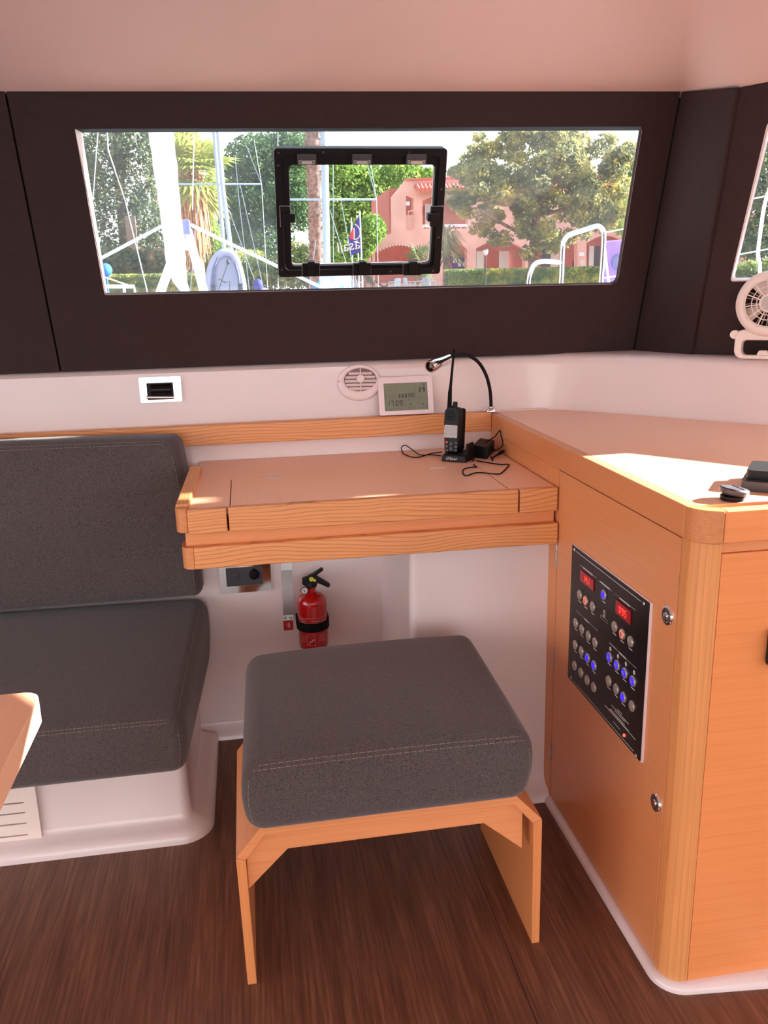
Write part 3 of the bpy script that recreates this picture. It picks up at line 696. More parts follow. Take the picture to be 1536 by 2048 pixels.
# ================================================================== CHART TABLE
ZT = .840; YF = 1.845; XL = -.176; XR = CX - .0035
ct = thing('chart_table', (.27, 2.1, .705), 'wall-hung ash and beech chart table with a lifting lid', 'desk')
FZ = frame((0, 0, ZT), (1, 0, 0), (0, 1, 0), (0, 0, 1))
LX0, LX1, LY1 = -.056, .592, 2.150
mb = MB()
mb.plate([(XL + .030, YF + .022), (LX0 - .001, YF + .022), (LX0 - .001, LY1 + .001), (LX1 + .001, LY1 + .001), (LX1 + .001, YF + .022), (XR, YF + .022), (XR, 2.424), (-.146, 2.424), (-.146, 2.23)], [], -.018, FZ)
mb.build('top_panel', 'beech_top_sheen', ct, bevel=.0008, seg=1)
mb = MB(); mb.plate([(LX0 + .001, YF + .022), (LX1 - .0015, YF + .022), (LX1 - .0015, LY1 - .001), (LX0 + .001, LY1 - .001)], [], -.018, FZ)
lid = mb.build('lid', 'beech_top_sheen', ct, bevel=.0008, seg=1)
mb = MB(); mb.box((LX0 - .004, YF, .785), (.609, YF + .0225, ZT + .002)); mb.build('lid_front', 'ash', lid, bevel=.003)
for x0 in (.03, .463):
    mb = MB(); mb.box((x0, LY1 - .004, ZT - .001), (x0 + .046, LY1 + .0045, ZT + .0008)); mb.cyl((x0 + .001, LY1, ZT + .0005), (x0 + .045, LY1, ZT + .0005), .0016, seg=8)
    mb.build('hinge', 'steel', lid)
mb = MB(); mb.box((.613, YF, .785), (XR, YF + .0225, ZT + .002)); mb.build('front_edge', 'ash', ct, bevel=.003)
mb = MB(); mb.box((-.150, YF, .785), (-.064, YF + .0225, ZT + .002)); mb.build('front_edge', 'ash', ct, bevel=.003)
# rounded left corner post and raised side rail
mb = MB(); fz = frame((0, 0, .790), (1, 0, 0), (0, 1, 0), (0, 0, 1))
mb.plate([(-.150, YF)] + list(reversed([(-.150 + 0, YF)])) [0:0] + [(-.150, YF + .03), (XL, YF + .03)] + arc(XL + .022, YF + .022, .022, 180, 270, 8), [], .055, fz)
mb.build('corner_cap', 'endgrain', ct, bevel=.002)
mb = MB()
A = [(XL, YF + .028), (XL + .030, YF + .028), (-.134, 2.25), (-.164, 2.25)]
mb.hexa([V3((*p, .79)) for p in A], [V3((p[0], p[1], z)) for p, z in zip(A, (.850, .850, .862, .862))])
mb.build('side_rail', 'ash_y', ct, bevel=.004)
mb = MB(); mb.box((-.158, YF + .016, .754), (XR - .003, 2.36, .786)); mb.build('recessed_band', 'beech', ct, bevel=.001)
mb = MB(); mb.box((-.142, YF - .006, .706), (XR + .0005, YF + .016, .757)); mb.build('lower_edge', 'ash', ct, bevel=.003)
mb = MB(); fz = frame((0, 0, .7065), (1, 0, 0), (0, 1, 0), (0, 0, 1))
mb.plate([(-.142, YF - .006), (-.142, YF + .06), (-.168, YF + .06)] + arc(-.142, YF + .020, .026, 180, 270, 8), [], .050, fz); mb.build('corner_cap', 'endgrain', ct, bevel=.002)
mb = MB(); mb.box((-.150, YF + .012, .712), (XR - .004, 2.362, .756)); mb.build('tray_body', 'beech', ct, bevel=.001)

# ================================================================== CABINET
cb = thing('cabinet', (1.2, 1.7, .016), 'tall beech cabinet with a hinged door at the right of the stool', 'cabinet')
mb = MB(); mb.plate([(CX + .022, 1.25), (1.80, 1.25), (1.25, 1.93), (CX + .022, 1.93)], [], .868, frame((0, 0, .016), (1, 0, 0), (0, 1, 0), (0, 0, 1))); mb.build('carcass', 'beech_y', cb)
mb = MB(); mb.box((CX, 1.852, .016), (CX + .02, 1.932, .884)); mb.build('hinge_post', 'beech_z', cb, bevel=.001)
mb = MB(); mb.box((CX, 1.934, .765), (CX + .02, 2.426, .8835)); mb.build('side_board', 'beech_y', cb, bevel=.001)
mb = MB(); mb.box((CX, 1.276, .020), (CX + .019, 1.848, .882)); dr = mb.build('door', 'beech_y', cb, bevel=.001)
for py in (1110, 1322, 1518):
    z = at_x(1112, py, CX).z
    mb = MB(); mb.box((CX - .0012, 1.846, z - .028), (CX + .004, 1.857, z + .028)); mb.cyl((CX - .001, 1.851, z - .029), (CX - .001, 1.851, z + .029),   .0024, seg=10)
    for k in (-1, 1): mb.box((CX - .0046, 1.845, z + k * .012 - .0006), (CX, 1.857, z + k * .012 + .0006))
    mb.build('hinge', 'steel', dr)
for (px_, py_) in ((1336, 1231), (1313, 1605)):
    c = at_x(px_, py_, CX)
    mb = MB(); mb.lathe([(.0, .0065), (.006, .0062), (.0075, .003), (.0125, .0045), (.0165, .004), (.0185, .001), (.0185, -.003)], c, (-1, 0, 0), 32)
    k_ = mb.build('push_knob', 'chrome', dr)
    mb = MB(); mb.lathe([(0, .003), (.0118, .0036), (.0135, .0050), (.0140, .0042)], c, (-1, 0, 0), 32); mb.build('knob_ring', 'dark_grey', k_)
# rounded corner post
RC = .042; YC = 1.222
def corner(r, x0, y0): return arc(x0 + r, y0 + r, r, 180, 270, 10)
mb = MB(); fz = frame((0, 0, .016), (1, 0, 0), (0, 1, 0), (0, 0, 1))
mb.plate(corner(RC, CX + .001, YC) + [(CX + .001 + RC, YC + .06), (CX + .001, 1.274)], [], .868, fz); mb.build('corner_post', 'ash_z', cb)
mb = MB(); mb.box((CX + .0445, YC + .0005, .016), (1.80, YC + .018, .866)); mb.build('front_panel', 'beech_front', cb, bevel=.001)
mb = MB(); mb.box((CX + .0445, YC + .006, .867), (1.80, YC + .022, .884)); mb.build('shadow_gap', 'beech', cb)
# unidentified black fitting at the right border
mb = MB(); c = at(1534, 1292, YC - .005)
mb.box((c.x, YC - .02, c.z - .035), (c.x + .05, YC, c.z + .032)); mb.build('unknown_fitting', 'black', cb, bevel=.006)['label'] = 'unidentified black fitting'

# counter -----------------------------------------------------------
cn = thing('countertop', (1.2, 1.8, .884), 'beech countertop with a thick rounded edge above the cabinet', 'countertop')
ZC = .941; CE = CX - .004; RE = .046; YE = YC - .004
back = [(q.x, q.y) for q in (at_z(1536, 850.5, ZC), at_z(1400, 840, ZC), at_z(1250, 828, ZC), at_z(1160, 821.5, ZC), at_z(1125, 819.5, ZC))]
back = [(x - NW_.x * .003, y - NW_.y * .003) for x, y in back]; be = V3((*back[0], 0)) + uu * ((back[0][1] - (YE + .03)) / -uu.y); XEND = be.x - .002
pts = [(CE + .024, 2.430)] + [(CE + .024, YE + RE)] + arc(CE + RE, YE + RE, RE - .024, 180, 270, 8) + [(XEND, YE + .024)] + [(be.x, be.y)] + back + [(.87, 2.440)]
mb = MB(); mb.plate(pts, [], -.03, frame((0, 0, ZC), (1, 0, 0), (0, 1, 0), (0, 0, 1))); mb.build('top', 'beech_top_sheen', cn, bevel=.0006, seg=1)
fz = frame((0, 0, .885), (1, 0, 0), (0, 1, 0), (0, 0, 1)); hE = ZC - .885 + .0006
mb = MB(); mb.plate([(CE, YE + RE + .001), (CE + .0238, YE + RE + .001), (CE + .0238, 2.432), (CE, 2.398)], [], hE, fz); mb.build('side_edge', 'beech_y', cn, bevel=.003)
mb = MB(); mb.plate(arc(CE + RE, YE + RE, RE, 180, 270, 12) + [(CE + RE, YE + .0238)] + list(reversed(arc(CE + RE, YE + RE, RE - .0238, 180, 270, 12)))[0:] + [(CE + .0238, YE + RE)], [], hE, fz); mb.build('corner_edge', 'endgrain', cn, bevel=.003)
mb = MB(); mb.box((CE + RE + .001, YE, .885), (XEND, YE + .0238, ZC + .0006)); mb.build('front_edge', 'beech_front', cn, bevel=.003)

# round cap and dark case on the counter
kc = at_z(1467, 1000, ZC); kx, ky = kc.x, kc.y + .002
kb = thing('drain_cap', (kx, ky, ZC), 'small round dark cap lying on the counter', 'cap')
mb = MB(); mb.lathe([(.0195, 0), (.021, .003), (.021, .008)], (kx, ky, ZC), (0, 0, 1), 32); mb.build('base', 'black', kb)
mb = MB(Matrix.Translation((kx, ky, ZC + .008)) @ Matrix.Rotation(R(9), 4, 'Y')); mb.lathe([(.0195, -.0005), (.024, .003), (.0245, .009), (.0225, .0115), (.012, .0118), (0, .0118)], (0, 0, .0015), (0, 0, 1), 32)
cp = mb.build('cap_top', 'dark_grey', kb)
mb = MB(Matrix.Translation((kx, ky, ZC + .008)) @ Matrix.Rotation(R(9), 4, 'Y')); mb.box((.006, -.016, .0134), (.0075, .018, .0142)); mb.build('pointer_groove', 'black', cp)
cs0 = at_z(1480, 978, ZC); 
ci = thing('device_case', (cs0.x + .06, 1.36, ZC), 'dark device case lying at the right end of the counter', 'case')
X = Matrix.Translation((cs0.x, 1.350, ZC)) @ Matrix.Rotation(R(-38), 4, 'Z')
mb = MB(X); mb.plate(rrect(0, -.012, .20, .11, .012), [], .018, None); mb.build('case_body', 'dark_grey', ci, bevel=.006, seg=3)
mb = MB(X); mb.plate(rrect(.006, .006, .20, .10, .01), [], .016, None, .0185); mb.build('case_lid', 'black', ci, bevel=.004, seg=3)
# ================================================================== STOOL
st = thing('stool', (.22, 1.58, 0), 'wooden stool with a thick charcoal cushion in front of the chart table', 'stool')
Y0, Y1 = 1.385, 1.775
def prism_y(mb, poly, y0, y1): mb.poly([(x, z) for x, z in poly], y1 - y0, frame((0, y1, 0), (1, 0, 0), (0, 0, 1), (0, -1, 0)))
T_ = .018
L = dict(f=(-.073, 0), k=(-.077, .284), t=(-.027, .346)); Rr = dict(f=(.518, 0), k=(.517, .288), t=(.464, .347))
mb = MB(); prism_y(mb, [(L['f'][0], 0), (L['f'][0] + .0175, 0), (L['k'][0] + T_, .278), (L['k'][0], .284)], Y0, Y1); mb.build('leg', 'beech_z', st, bevel=.0015)
mb = MB(); prism_y(mb, [(Rr['f'][0] - .0165, 0), (Rr['f'][0], 0), (Rr['k'][0], .288), (Rr['k'][0] - T_, .281)], Y0, Y1); mb.build('leg', 'beech_z', st, bevel=.0015)
mb = MB(); prism_y(mb, [(L['k'][0], .2845), (L['k'][0] + T_, .2785), (L['t'][0] + .007, .328), (Rr['t'][0] - .006, .329), (Rr['k'][0] - T_, .2815), (Rr['k'][0], .2885), (Rr['t'][0], .347), (L['t'][0], .346)], Y0, Y1)
mb.build('top_shell', 'beech', st, bevel=.0015)
for yy in (Y0 + .014, Y1 - .032):
    mb = MB(); prism_y(mb, [(L['k'][0] + T_ + .001, .205), (.020, .283), (.402, .286), (Rr['k'][0] - T_ - .018, .218), (Rr['k'][0] - T_ - .018, .300), (Rr['t'][0] - .008, .3275), (L['t'][0] + .008, .3265), (L['k'][0] + T_ + .001, .281)], yy, yy + .018)
    mb.build('apron', 'beech', st, bevel=.001)
mb = MB(); mb.box((-.005, Y0 + .016, .3468), (.44, Y1 - .02, .358)); mb.build('base_board', 'beech', st, bevel=.001)
mb = cushion_mb([V3((-.046, 1.362, .344)), V3((.474, 1.360, .350)), V3((.476, 1.81, .362)), V3((-.034, 1.81, .358))],
                [V3((-.050, 1.358, .488)), V3((.485, 1.356, .492)), V3((.482, 1.815, .512)), V3((-.038, 1.815, .506))], r=.030, crown=.024, side=.010)
pt = mb.pt; D = mb.dims; cu = mb.build('cushion', 'cushion', st, ang=80)
xs = [D[0] * k / 40 for k in range(1, 40)]
stitches(cu, [pt((x, 0, D[2] - .0082)) + V3((0, -.0008, .0004)) for x in xs])
stitches(cu, [pt((x, .003, D[2])) + V3((0, -.0004, .0008)) for x in xs[1:-1]])
stitches(cu, [pt((D[0] - .008, 0, z)) + V3((.0002, -.0008, 0)) for z in [.02 + k * .012 for k in range(9)]])
stitches(cu, [pt((.008, 0, z)) + V3((-.0002, -.0008, 0)) for z in [.02 + k * .012 for k in range(9)]])

# ================================================================== CONTROL PANEL on the cabinet door
XP = CX - .0045
FP = frame((XP, 0, 0), (0, -1, 0), (0, 0, 1), (-1, 0, 0))
def p3(cx, cy): q = at_x(1130 + cx / 8.084, 1080 + cy / 8.084, XP); return (-q.y, q.z)
def p4(cx, cy): q = at_x(1130 + cx / 7.316, 1280 + cy / 7.316, XP); return (-q.y, q.z)
tl = at_x(1143, 1085, XP); tr = at_x(1301, 1206, XP); br = at_x(1284, 1531, XP); bl = at_x(1138, 1354, XP)
pu0 = -(tl.y + bl.y) / 2; pu1 = -(tr.y + br.y) / 2; pv1 = (tl.z + tr.z) / 2; pv0 = (bl.z + br.z) / 2
cpn = thing('control_panel', (CX, -(pu0 + pu1) / 2, pv0), 'black electrical switch panel with red displays and lit buttons on the cabinet door', 'control panel')
mb = MB(); mb.plate(rrect(pu0, pv0, pu1, pv1, .003), [], -.0040, FP, 0); mb.build('backing_plate', 'white_plastic', cpn)
mb = MB(); mb.plate(rrect(pu0 + .0005, pv0 + .0012, pu1 - .0042, pv1 - .0014, .003), [], .0010, FP, 0); face = mb.build('face_plate', 'black_gloss', cpn)
for q in (p3(160, 155), p3(1283, 1030), p4(100, 550), p4(1045, 1695)):
    mb = MB(); mb.lathe([(0, .0016), (.003, .0014), (.0042, .0004), (.0042, 0)], FP @ V3((q[0], q[1], .001)), (-1, 0, 0), 14); mb.build('screw', 'steel', cpn)
W1 = .0011
def line(a, b, t=.0009):
    a = V3((*a, 0)); b = V3((*b, 0)); d = (b - a).normalized(); n = V3((-d.y, d.x, 0)) * t / 2
    mb = MB(); mb.plate([tuple((a + n)[:2]), tuple((a - n)[:2]), tuple((b - n)[:2]), tuple((b + n)[:2])], [], .0003, FP, W1); mb.build('printed_line', 'print', cpn, smooth=False)
def hline(a, b, t=.0009):   # keeps level on the panel
    line((a[0], (a[1] + b[1]) / 2), (b[0], (a[1] + b[1]) / 2), t)
hline(p3(185, 175), p3(1240, 1000), .0013); hline(p4(130, 580), p4(1010, 1650), .0013)
for a, b in ((p3(245, 400), p3(515, 610)), (p3(550, 655), p3(770, 825)), (p3(805, 855), p3(1150, 1140)), (p3(185, 1135), p3(540, 1470)), (p3(720, 1645), p3(840, 1770)), (p4(660, 40), p4(1055, 425))):
    hline(a, b, .0006)
for a, b in ((p3(300, 440), p3(455, 570)), (p3(580, 675), p3(735, 795)), (p3(890, 935), p3(1055, 1065)), (p3(320, 1265), p3(390, 1335)), (p4(800, 180), p4(900, 275))):
    hline(a, b, .0032)
for a, b in ((p4(690, 945), p4(940, 1235)), (p4(735, 1030), p4(885, 1195)), (p4(670, 1010), p4(880, 1230)), (p4(655, 1010), p4(945, 1335)), (p4(590, 940), p4(1040, 1470)), (p4(775, 1005), p4(845, 1095)), (p4(710, 1190), p4(815, 1310))):
    hline(a, b, .0014)
mb = MB()
q = p3(640, 1200); mb.plate([(q[0] - .006, q[1] - .006), (q[0] + .006, q[1] - .006), (q[0] + .006, q[1] + .007), (q[0] + .003, q[1] + .010), (q[0] - .004, q[1] + .009)], [circ(q[0], q[1] + .001, .0028, 10)], .0003, FP, W1)
q = p3(640, 1280); mb.plate([(q[0] - .018, q[1] - .0035), (q[0] + .018, q[1] - .0035), (q[0] + .018, q[1] + .0035), (q[0] - .018, q[1] + .0035)], [[(q[0] - .017, q[1] - .0025), (q[0] + .017, q[1] - .0025), (q[0] + .017, q[1] + .0025), (q[0] - .017, q[1] + .0025)]], .0003, FP, W1)
mb.build('maker_mark', 'grey_btn', cpn)
def display(qa, qb, qc, qd, txt):
    u0 = (qa[0] + qd[0]) / 2; u1 = (qb[0] + qc[0]) / 2; v1 = (qa[1] + qb[1]) / 2; v0 = (qc[1] + qd[1]) / 2
    mb = MB(); mb.plate(rrect(u0, v0, u1, v1, .001), [], .0022, FP, .0008); d = mb.build('display', 'red_screen', cpn, bevel=.0008)
    mb = MB(); h = (v1 - v0) * .52; w = h * .55
    n = len(txt.replace('.', '')); tot = n * w + (n - 1) * h * .32
    seg7(mb, txt, FP @ Matrix.Translation((0, 0, .0031)), (u0 + u1) / 2 - tot / 2 , (v0 + v1) / 2 - h / 2, h, .0004); mb.build('digits', 'red_digit', d)
display(p3(265, 485), p3(485, 640), p3(470, 825), p3(262, 650), '14.1')
display(p3(840, 975), p3(1080, 1135), p3(1075, 1360), p3(835, 1185), '095')
def button(q, kind):
    c = FP @ V3((q[0], q[1], .001)); a = (-1, 0, 0)
    mb = MB(); mb.lathe([(.0112, 0), (.0112, .0022), (.0102, .0036), (.0086, .0040)] + ([(.0084, .0030), (0, .0030)] if kind in ('blue', 'ring', 'redring') else [(.0082, .0038), (.0070, .0046), (0, .0054)]), c, a, 24)
    o = mb.build('button', 'grey_btn', cpn)
    if kind == 'blue':
        o['label'] = 'blue lit button'; mb = MB(); mb.lathe([(.0080, .0028), (.0076, .0044), (0, .0052)], c, a, 24); mb.build('button_lens', 'blue_lit', o)
    elif kind == 'ring':
        o['label'] = 'button with a blue lit ring'
        mb = MB(); mb.lathe([(.0082, .0030), (.0082, .0046), (.0046, .0050), (.0046, .0030)], c, a, 24, cap=False); mb.build('lit_ring', 'blue_lit', o)
        mb = MB(); mb.lathe([(.0045, .003), (.0040, .0052), (0, .0056)], c, a, 20); mb.build('button_cap', 'grey_btn', o)
    elif kind == 'redring':
        o['label'] = 'button with a red lit ring'
        mb = MB(); mb.lathe([(.0080, .0030), (.0080, .0046), (.0058, .0048), (.0058, .0030)], c, a, 24, cap=False); mb.build('lit_ring', 'red_lit', o)
        mb = MB(); mb.lathe([(.0057, .003), (.0050, .0054), (0, .0058)], c, a, 20); mb.build('button_cap', 'grey_btn', o)
    if kind != 'nolabel':
        mb = MB(); mb.plate([(q[0] - .009, q[1] - .0175), (q[0] + .007, q[1] - .0175), (q[0] + .007, q[1] - .0155), (q[0] - .009, q[1] - .0155)], [], .0003, FP, W1); mb.build('printed_name', 'print', o)
for q, k in ((p3(255, 885), ''), (p3(352, 980), 'redring'), (p3(465, 1075), ''), (p3(645, 885), 'blue'), (p3(820, 1400), ''), (p3(945, 1520), 'redring'), (p3(1078, 1640), ''),
             (p3(192, 1340), ''), (p3(290, 1440), ''), (p3(395, 1545), ''), (p3(502, 1655), ''), (p4(165, 70), ''), (p4(255, 160), ''), (p4(345, 260), 'blue'), (p4(440, 370), 'blue'),
             (p4(157, 375), 'nolabel'), (p4(248, 475), 'nolabel'), (p4(340, 585), 'nolabel'), (p4(435, 690), 'nolabel'), (p4(667, 250), 'ring'), (p4(777, 365), 'ring'), (p4(890, 480), 'ring'), (p4(1010, 600), 'ring'),
             (p4(655, 597), ''), (p4(765, 715), ''), (p4(870, 835), 'blue'), (p4(995, 965), 'nolabel')): button(q, k)
for q in (p4(672, 130), p4(785, 240), p4(900, 352), p4(1020, 475)):
    mb = MB(); mb.plate(circ(q[0], q[1], .0045, 16), [[(q[0] - .0005, q[1] - .001), (q[0] + .0035, q[1] - .001), (q[0] + .0005, q[1] + .0035)]], .0003, FP, W1); mb.build('pump_symbol', 'print', cpn)
q = p4(880, 1393); mb = MB(); mb.lathe([(.0035, 0), (.0035, .002), (.002, .0035), (0, .004)], FP @ V3((q[0], q[1], .001)), (-1, 0, 0), 14); mb.build('warning_lamp', 'red_lit', cpn)

# ================================================================== THINGS ON THE BACK WALL
YW = 2.447
# recessed chrome fitting
FB = frame((0, YW, 0), (1, 0, 0), (0, 0, 1), (0, -1, 0))
def wpx(px, py, y=YW): q = at(px, py, y); return (q.x, q.z)
def c5(cx, cy): return wpx(240 + cx / 9.6, 730 + cy / 9.6)
a = c5(360, 235); b = c5(1205, 690)
wl = thing('wall_light', (FB @ V3(((a[0] + b[0]) / 2, b[1], 0))), 'small chrome framed swivel light recessed in the white wall', 'light')
i0 = c5(512, 345); i1 = c5(1045, 645)
mb = MB(); mb.plate(rrect(a[0], b[1], b[0], a[1], .004), [rrect(i0[0], i1[1], i1[0], i0[1], .002)], .010, FB, 0); mb.build('frame', 'chrome', wl, bevel=.003, seg=3)
mb = MB(); mb.box((i0[0] + .0005, YW - .004, i1[1] + .0005), (i1[0] - .0005, YW + .0, i0[1] - .0005)); mb.build('recess', 'black', wl)
mb = MB(); j0 = c5(590, 365); j1 = c5(990, 570); mb.cyl((j0[0], YW - .002, (j0[1] + j1[1]) / 2), (j1[0], YW - .002, (j0[1] + j1[1]) / 2), (j0[1] - j1[1]) / 2 - .001, seg=28); mb.build('swivel_lens', 'black_gloss', wl)
mb = MB(); j0 = c5(515, 612); j1 = c5(1040, 612); mb.cyl((j0[0], YW - .009, j0[1]), (j1[0], YW - .009, j1[1]), .0045, seg=20); mb.build('roller', 'chrome', wl)
# vent
vc = at(718, 765, YW); gi_ = at(720.5, 759, YW)
vt = thing('air_vent', (vc.x, YW, vc.z), 'round white slatted air vent in the white wall', 'vent')
def ell(cx, cz, rx, rz, n=40): return [(cx + rx * math.cos(2 * math.pi * k / n), cz + rz * math.sin(2 * math.pi * k / n)) for k in range(n)]
rows = []
for s, d in ((1.0, 0), (1.0, .004), (.97, .007), (.90, .0085), (.80, .0075), (.745, .006), (.735, -.0005)):
    k = (1 - s) / .265
    rows.append([V3((vc.x + (gi_.x - vc.x) * min(1, k) + .064 * s * math.cos(t), YW - d, vc.z - .0005 + (gi_.z - vc.z) * min(1, k) + (.0525 if s > .8 else .0525 - .010 * min(1, k) * .8) * s * math.sin(t))) for t in [2 * math.pi * i / 48 for i in range(49)]])
mb = MB(); mb.strip(None, rows); mb.build('ring', 'white_plastic', vt, ang=70)
mb = MB(); mb.plate(ell(gi_.x, gi_.z, .0475, .0335), [], .0006, FB, .0); mb.build('duct', 'timber', vt)
for k in range(5):
    z = gi_.z + .0215 - k * .0108; hw = .0465 * math.sqrt(max(0, 1 - ((z - gi_.z) / .0325) ** 2)) - .001
    mb = MB(); mb.hexa([V3((gi_.x - hw, YW - .0062, z - .0010)), V3((gi_.x + hw, YW - .0062, z - .0026)), V3((gi_.x + hw, YW - .001, z - .0085)), V3((gi_.x - hw, YW - .001, z - .007))],
                       [V3((gi_.x - hw, YW - .0064, z + .0005)), V3((gi_.x + hw, YW - .0064, z - .0011)), V3((gi_.x + hw, YW - .001, z - .0070)), V3((gi_.x - hw, YW - .001, z - .0055))]); mb.build('slat', 'white_plastic', vt)
mb = MB(); mb.box((gi_.x - .0012, YW - .0085, gi_.z - .0325), (gi_.x + .0012, YW - .001, gi_.z + .0325)); mb.build('centre_bar', 'white_plastic', vt)
mb = MB(); mb.lathe([(.0115, 0), (.0115, .004), (.010, .0055), (0, .006)], (gi_.x, YW - .005, gi_.z + .003), (0, -1, 0), 28); mb.build('centre_knob', 'white_plastic', vt)
q = at(678.5, 763, YW - .007); mb = MB(); mb.lathe([(.0022, 0), (.0020, .0012), (0, .0012)], (q.x, YW - .0068, q.z), (0, -1, 0), 12); mb.build('screw_hole', 'seam', vt)
# weather station leaning on the rail
VN = V3((0, .235, .972)).normalized(); bp = at(761, 833.5, 2.414); bp.z = .947
FS = frame(bp, (1, 0, 0), VN, V3((1, 0, 0)).cross(VN))
def ws(cx, cy, w=.012):
    N = V3((FS[0][2], FS[1][2], FS[2][2])); P = at_pl(740 + cx / 10.97, 740 + cy / 10.97, FS.translation + N * w, N); q = FS.inverted() @ P; return (q.x, q.y)
wt = thing('weather_station', bp + V3((.08, .01, 0)), 'white weather station with a grey display leaning on the wooden rail', 'weather station')
tlq = ws(165, 155); trq = ws(1355, 125); brq = ws(1410, 960)
x0 = 0.0; x1 = (trq[0] + brq[0]) / 2 ; y1 = (tlq[1] + trq[1]) / 2; x0 = (tlq[0] + ws(220, 1025)[0]) / 2
l0 = ws(290, 300); l1 = ws(1245, 265); l2 = ws(1290, 865); l3 = ws(335, 905)
sx0 = (l0[0] + l3[0]) / 2; sx1 = (l1[0] + l2[0]) / 2; sy1 = (l0[1] + l1[1]) / 2; sy0 = (l2[1] + l3[1]) / 2
mb = MB(); mb.plate(rrect(x0, 0.0, x1, y1, .004), [rrect(sx0, sy0, sx1, sy1, .001)], .010, FS, .002); mb.build('case', 'white_plastic', wt, bevel=.002)
mb = MB(); mb.plate([(x0 + .003, .001), (x1 - .003, .001), (x1 - .003, y1 - .003), (x0 + .003, y1 - .003)], [], .008, FS, -.004); mb.build('back_cover', 'white_plastic', wt)
mb = MB(); mb.plate([(sx0 + .0005, sy0 + .0005), (sx1 - .0005, sy0 + .0005), (sx1 - .0005, sy1 - .0005), (sx0 + .0005, sy1 - .0005)], [], .001, FS, .0085); scr = mb.build('screen', 'lcd', wt)
SW = sx1 - sx0; SH = sy1 - sy0; XS = FS @ Matrix.Translation((sx0, sy0, .0096))
def sc(fx, fy): return (SW * fx, SH * fy)
mb = MB(); x, y = sc(.085, .19); seg7(mb, '17', XS, x - .004, y, .0148, .0003, lw=.11, gap=.25); x, y = sc(.255, .185); seg7(mb, '09', XS, x, y, .0150, .0003, lw=.13, gap=.22)
mb.build('time_digits', 'lcd_ink', scr); mb = MB()
x, y = sc(.805, .66); seg7(mb, '29', XS, x, y, .0132, .0003, lw=.2, gap=.28)
mb.build('temperature_digits', 'lcd_ink', scr); mb = MB()
x, y = sc(.10, .745); mb.plate([(x, y), (x + .0036, y), (x + .0036, y + .0016), (x, y + .0016)], [], .0003, XS); mb.plate([(x + .0065, y), (x + .0101, y), (x + .0101, y + .0016), (x + .0065, y + .0016)], [], .0003, XS)
mb.build('dashes', 'lcd_ink', scr); mb = MB()
for k, hh in enumerate((.0085, .0100, .0108)):
    x, y = sc(.335 + .073 * k, .48); mb.plate([(x, y), (x + .0048, y), (x + .0048, y + hh), (x, y + hh)], [[(x + .0015, y + .003), (x + .0028, y + .003), (x + .0028, y + hh - .002), (x + .0015, y + hh - .002)]], .0003, XS)
mb.build('pressure_bars', 'lcd_ink', scr); mb = MB()
x, y = sc(.92, .88); mb.plate([(x, y), (x + .0022, y), (x + .0022, y + .006), (x, y + .006)], [], .0003, XS)
for fx in (.57, .85):
    x, y = sc(fx, .20); mb.plate([(x, y), (x + .0075, y), (x + .0055, y + .002), (x + .004, y + .0045), (x + .002, y + .002)], [], .0003, XS)
x, y = sc(.765, .2); mb.plate([(x, y), (x + .002, y + .003), (x, y + .007), (x + .0008, y + .0035)], [], .0003, XS)
mb.build('symbols', 'lcd_ink', scr)
mb = MB(); 
for a_, b_ in (((.27, .47), (.27, .98)), ((.72, .47), (.72, .98)), ((0, .455), (1, .455))):
    p, q = sc(*a_), sc(*b_); t = .0004; mb.plate([(p[0] - t, p[1] - t), (q[0] + t, p[1] - t), (q[0] + t, q[1] + t), (p[0] - t, q[1] + t)], [], .0002, XS)
x, y = sc(.55, .48); mb.plate([(x, y), (x + .019, y), (x + .019, y + .0125), (x, y + .0125)], [], .0002, XS)
for txt, fx, fy, h in (('24', .415, .335, .0055), ('43', .415, .20, .0058), ('546', .545, .33, .0062), ('27', .79, .35, .0062), ('11', .92, .35, .0062), ('15', .09, .025, .0062), ('9', .19, .025, .0068), ('Fr', .30, .03, .0072), ('92', .54, .045, .0060), ('12', .62, .045, .006), ('29', .88, .06, .0085), ('0', .02, .50, .0075), ('0', .12, .51, .006), ('2', .20, .51, .006)):
    x, y = sc(fx, fy); seg7(mb, txt, XS, x, y, h, .0002, lw=.13, gap=.25)
mb.build('faint_segments', 'lcd_faint', scr)
q = ws(760, 190); mb = MB(); mb.plate([(q[0] - .0018, q[1] - .002), (q[0] + .001, q[1] - .0015), (q[0] + .002, q[1] + .002)], [], .0003, FS, .012); mb.build('brand_mark', 'grey_btn', wt)

# ================================================================== READING LAMP
def c7(cx, cy, y): return at(840 + cx / 9.035, 690 + cy / 9.035, y)
lb = at(982, 821, 2.415); lb.z = .947
lp = thing('reading_lamp', lb, 'black gooseneck reading lamp with a chrome head in the corner of the rail', 'lamp')
mb = MB(); mb.lathe([(.0215, 0), (.0215, .003), (.0195, .007), (.012, .0085), (.009, .010), (.009, .013), (0, .013)], lb, (0, 0, 1), 32); mb.build('base', 'chrome', lp)
pth = [lb + V3((0, 0, .009))] + [c7(cx, cy, y) for cx, cy, y in ((1282, 1100, 2.413), (1280, 1000, 2.41), (1262, 800, 2.40), (1200, 560, 2.388), (1080, 340, 2.372), (940, 222, 2.358), (800, 172, 2.345), (680, 186, 2.335), (560, 215, 2.328))]
pth = smooth_path(pth, 6); rad = [.0058 if i < 2 else .0050 for i in range(len(pth))]
mb = MB(); mb.tube(pth, rad, 12); mb.build('gooseneck', 'black', lp)
h0 = c7(500, 228, 2.325); h1 = c7(178, 395, 2.268); ax = (h1 - h0).normalized(); Lh = (h1 - h0).length
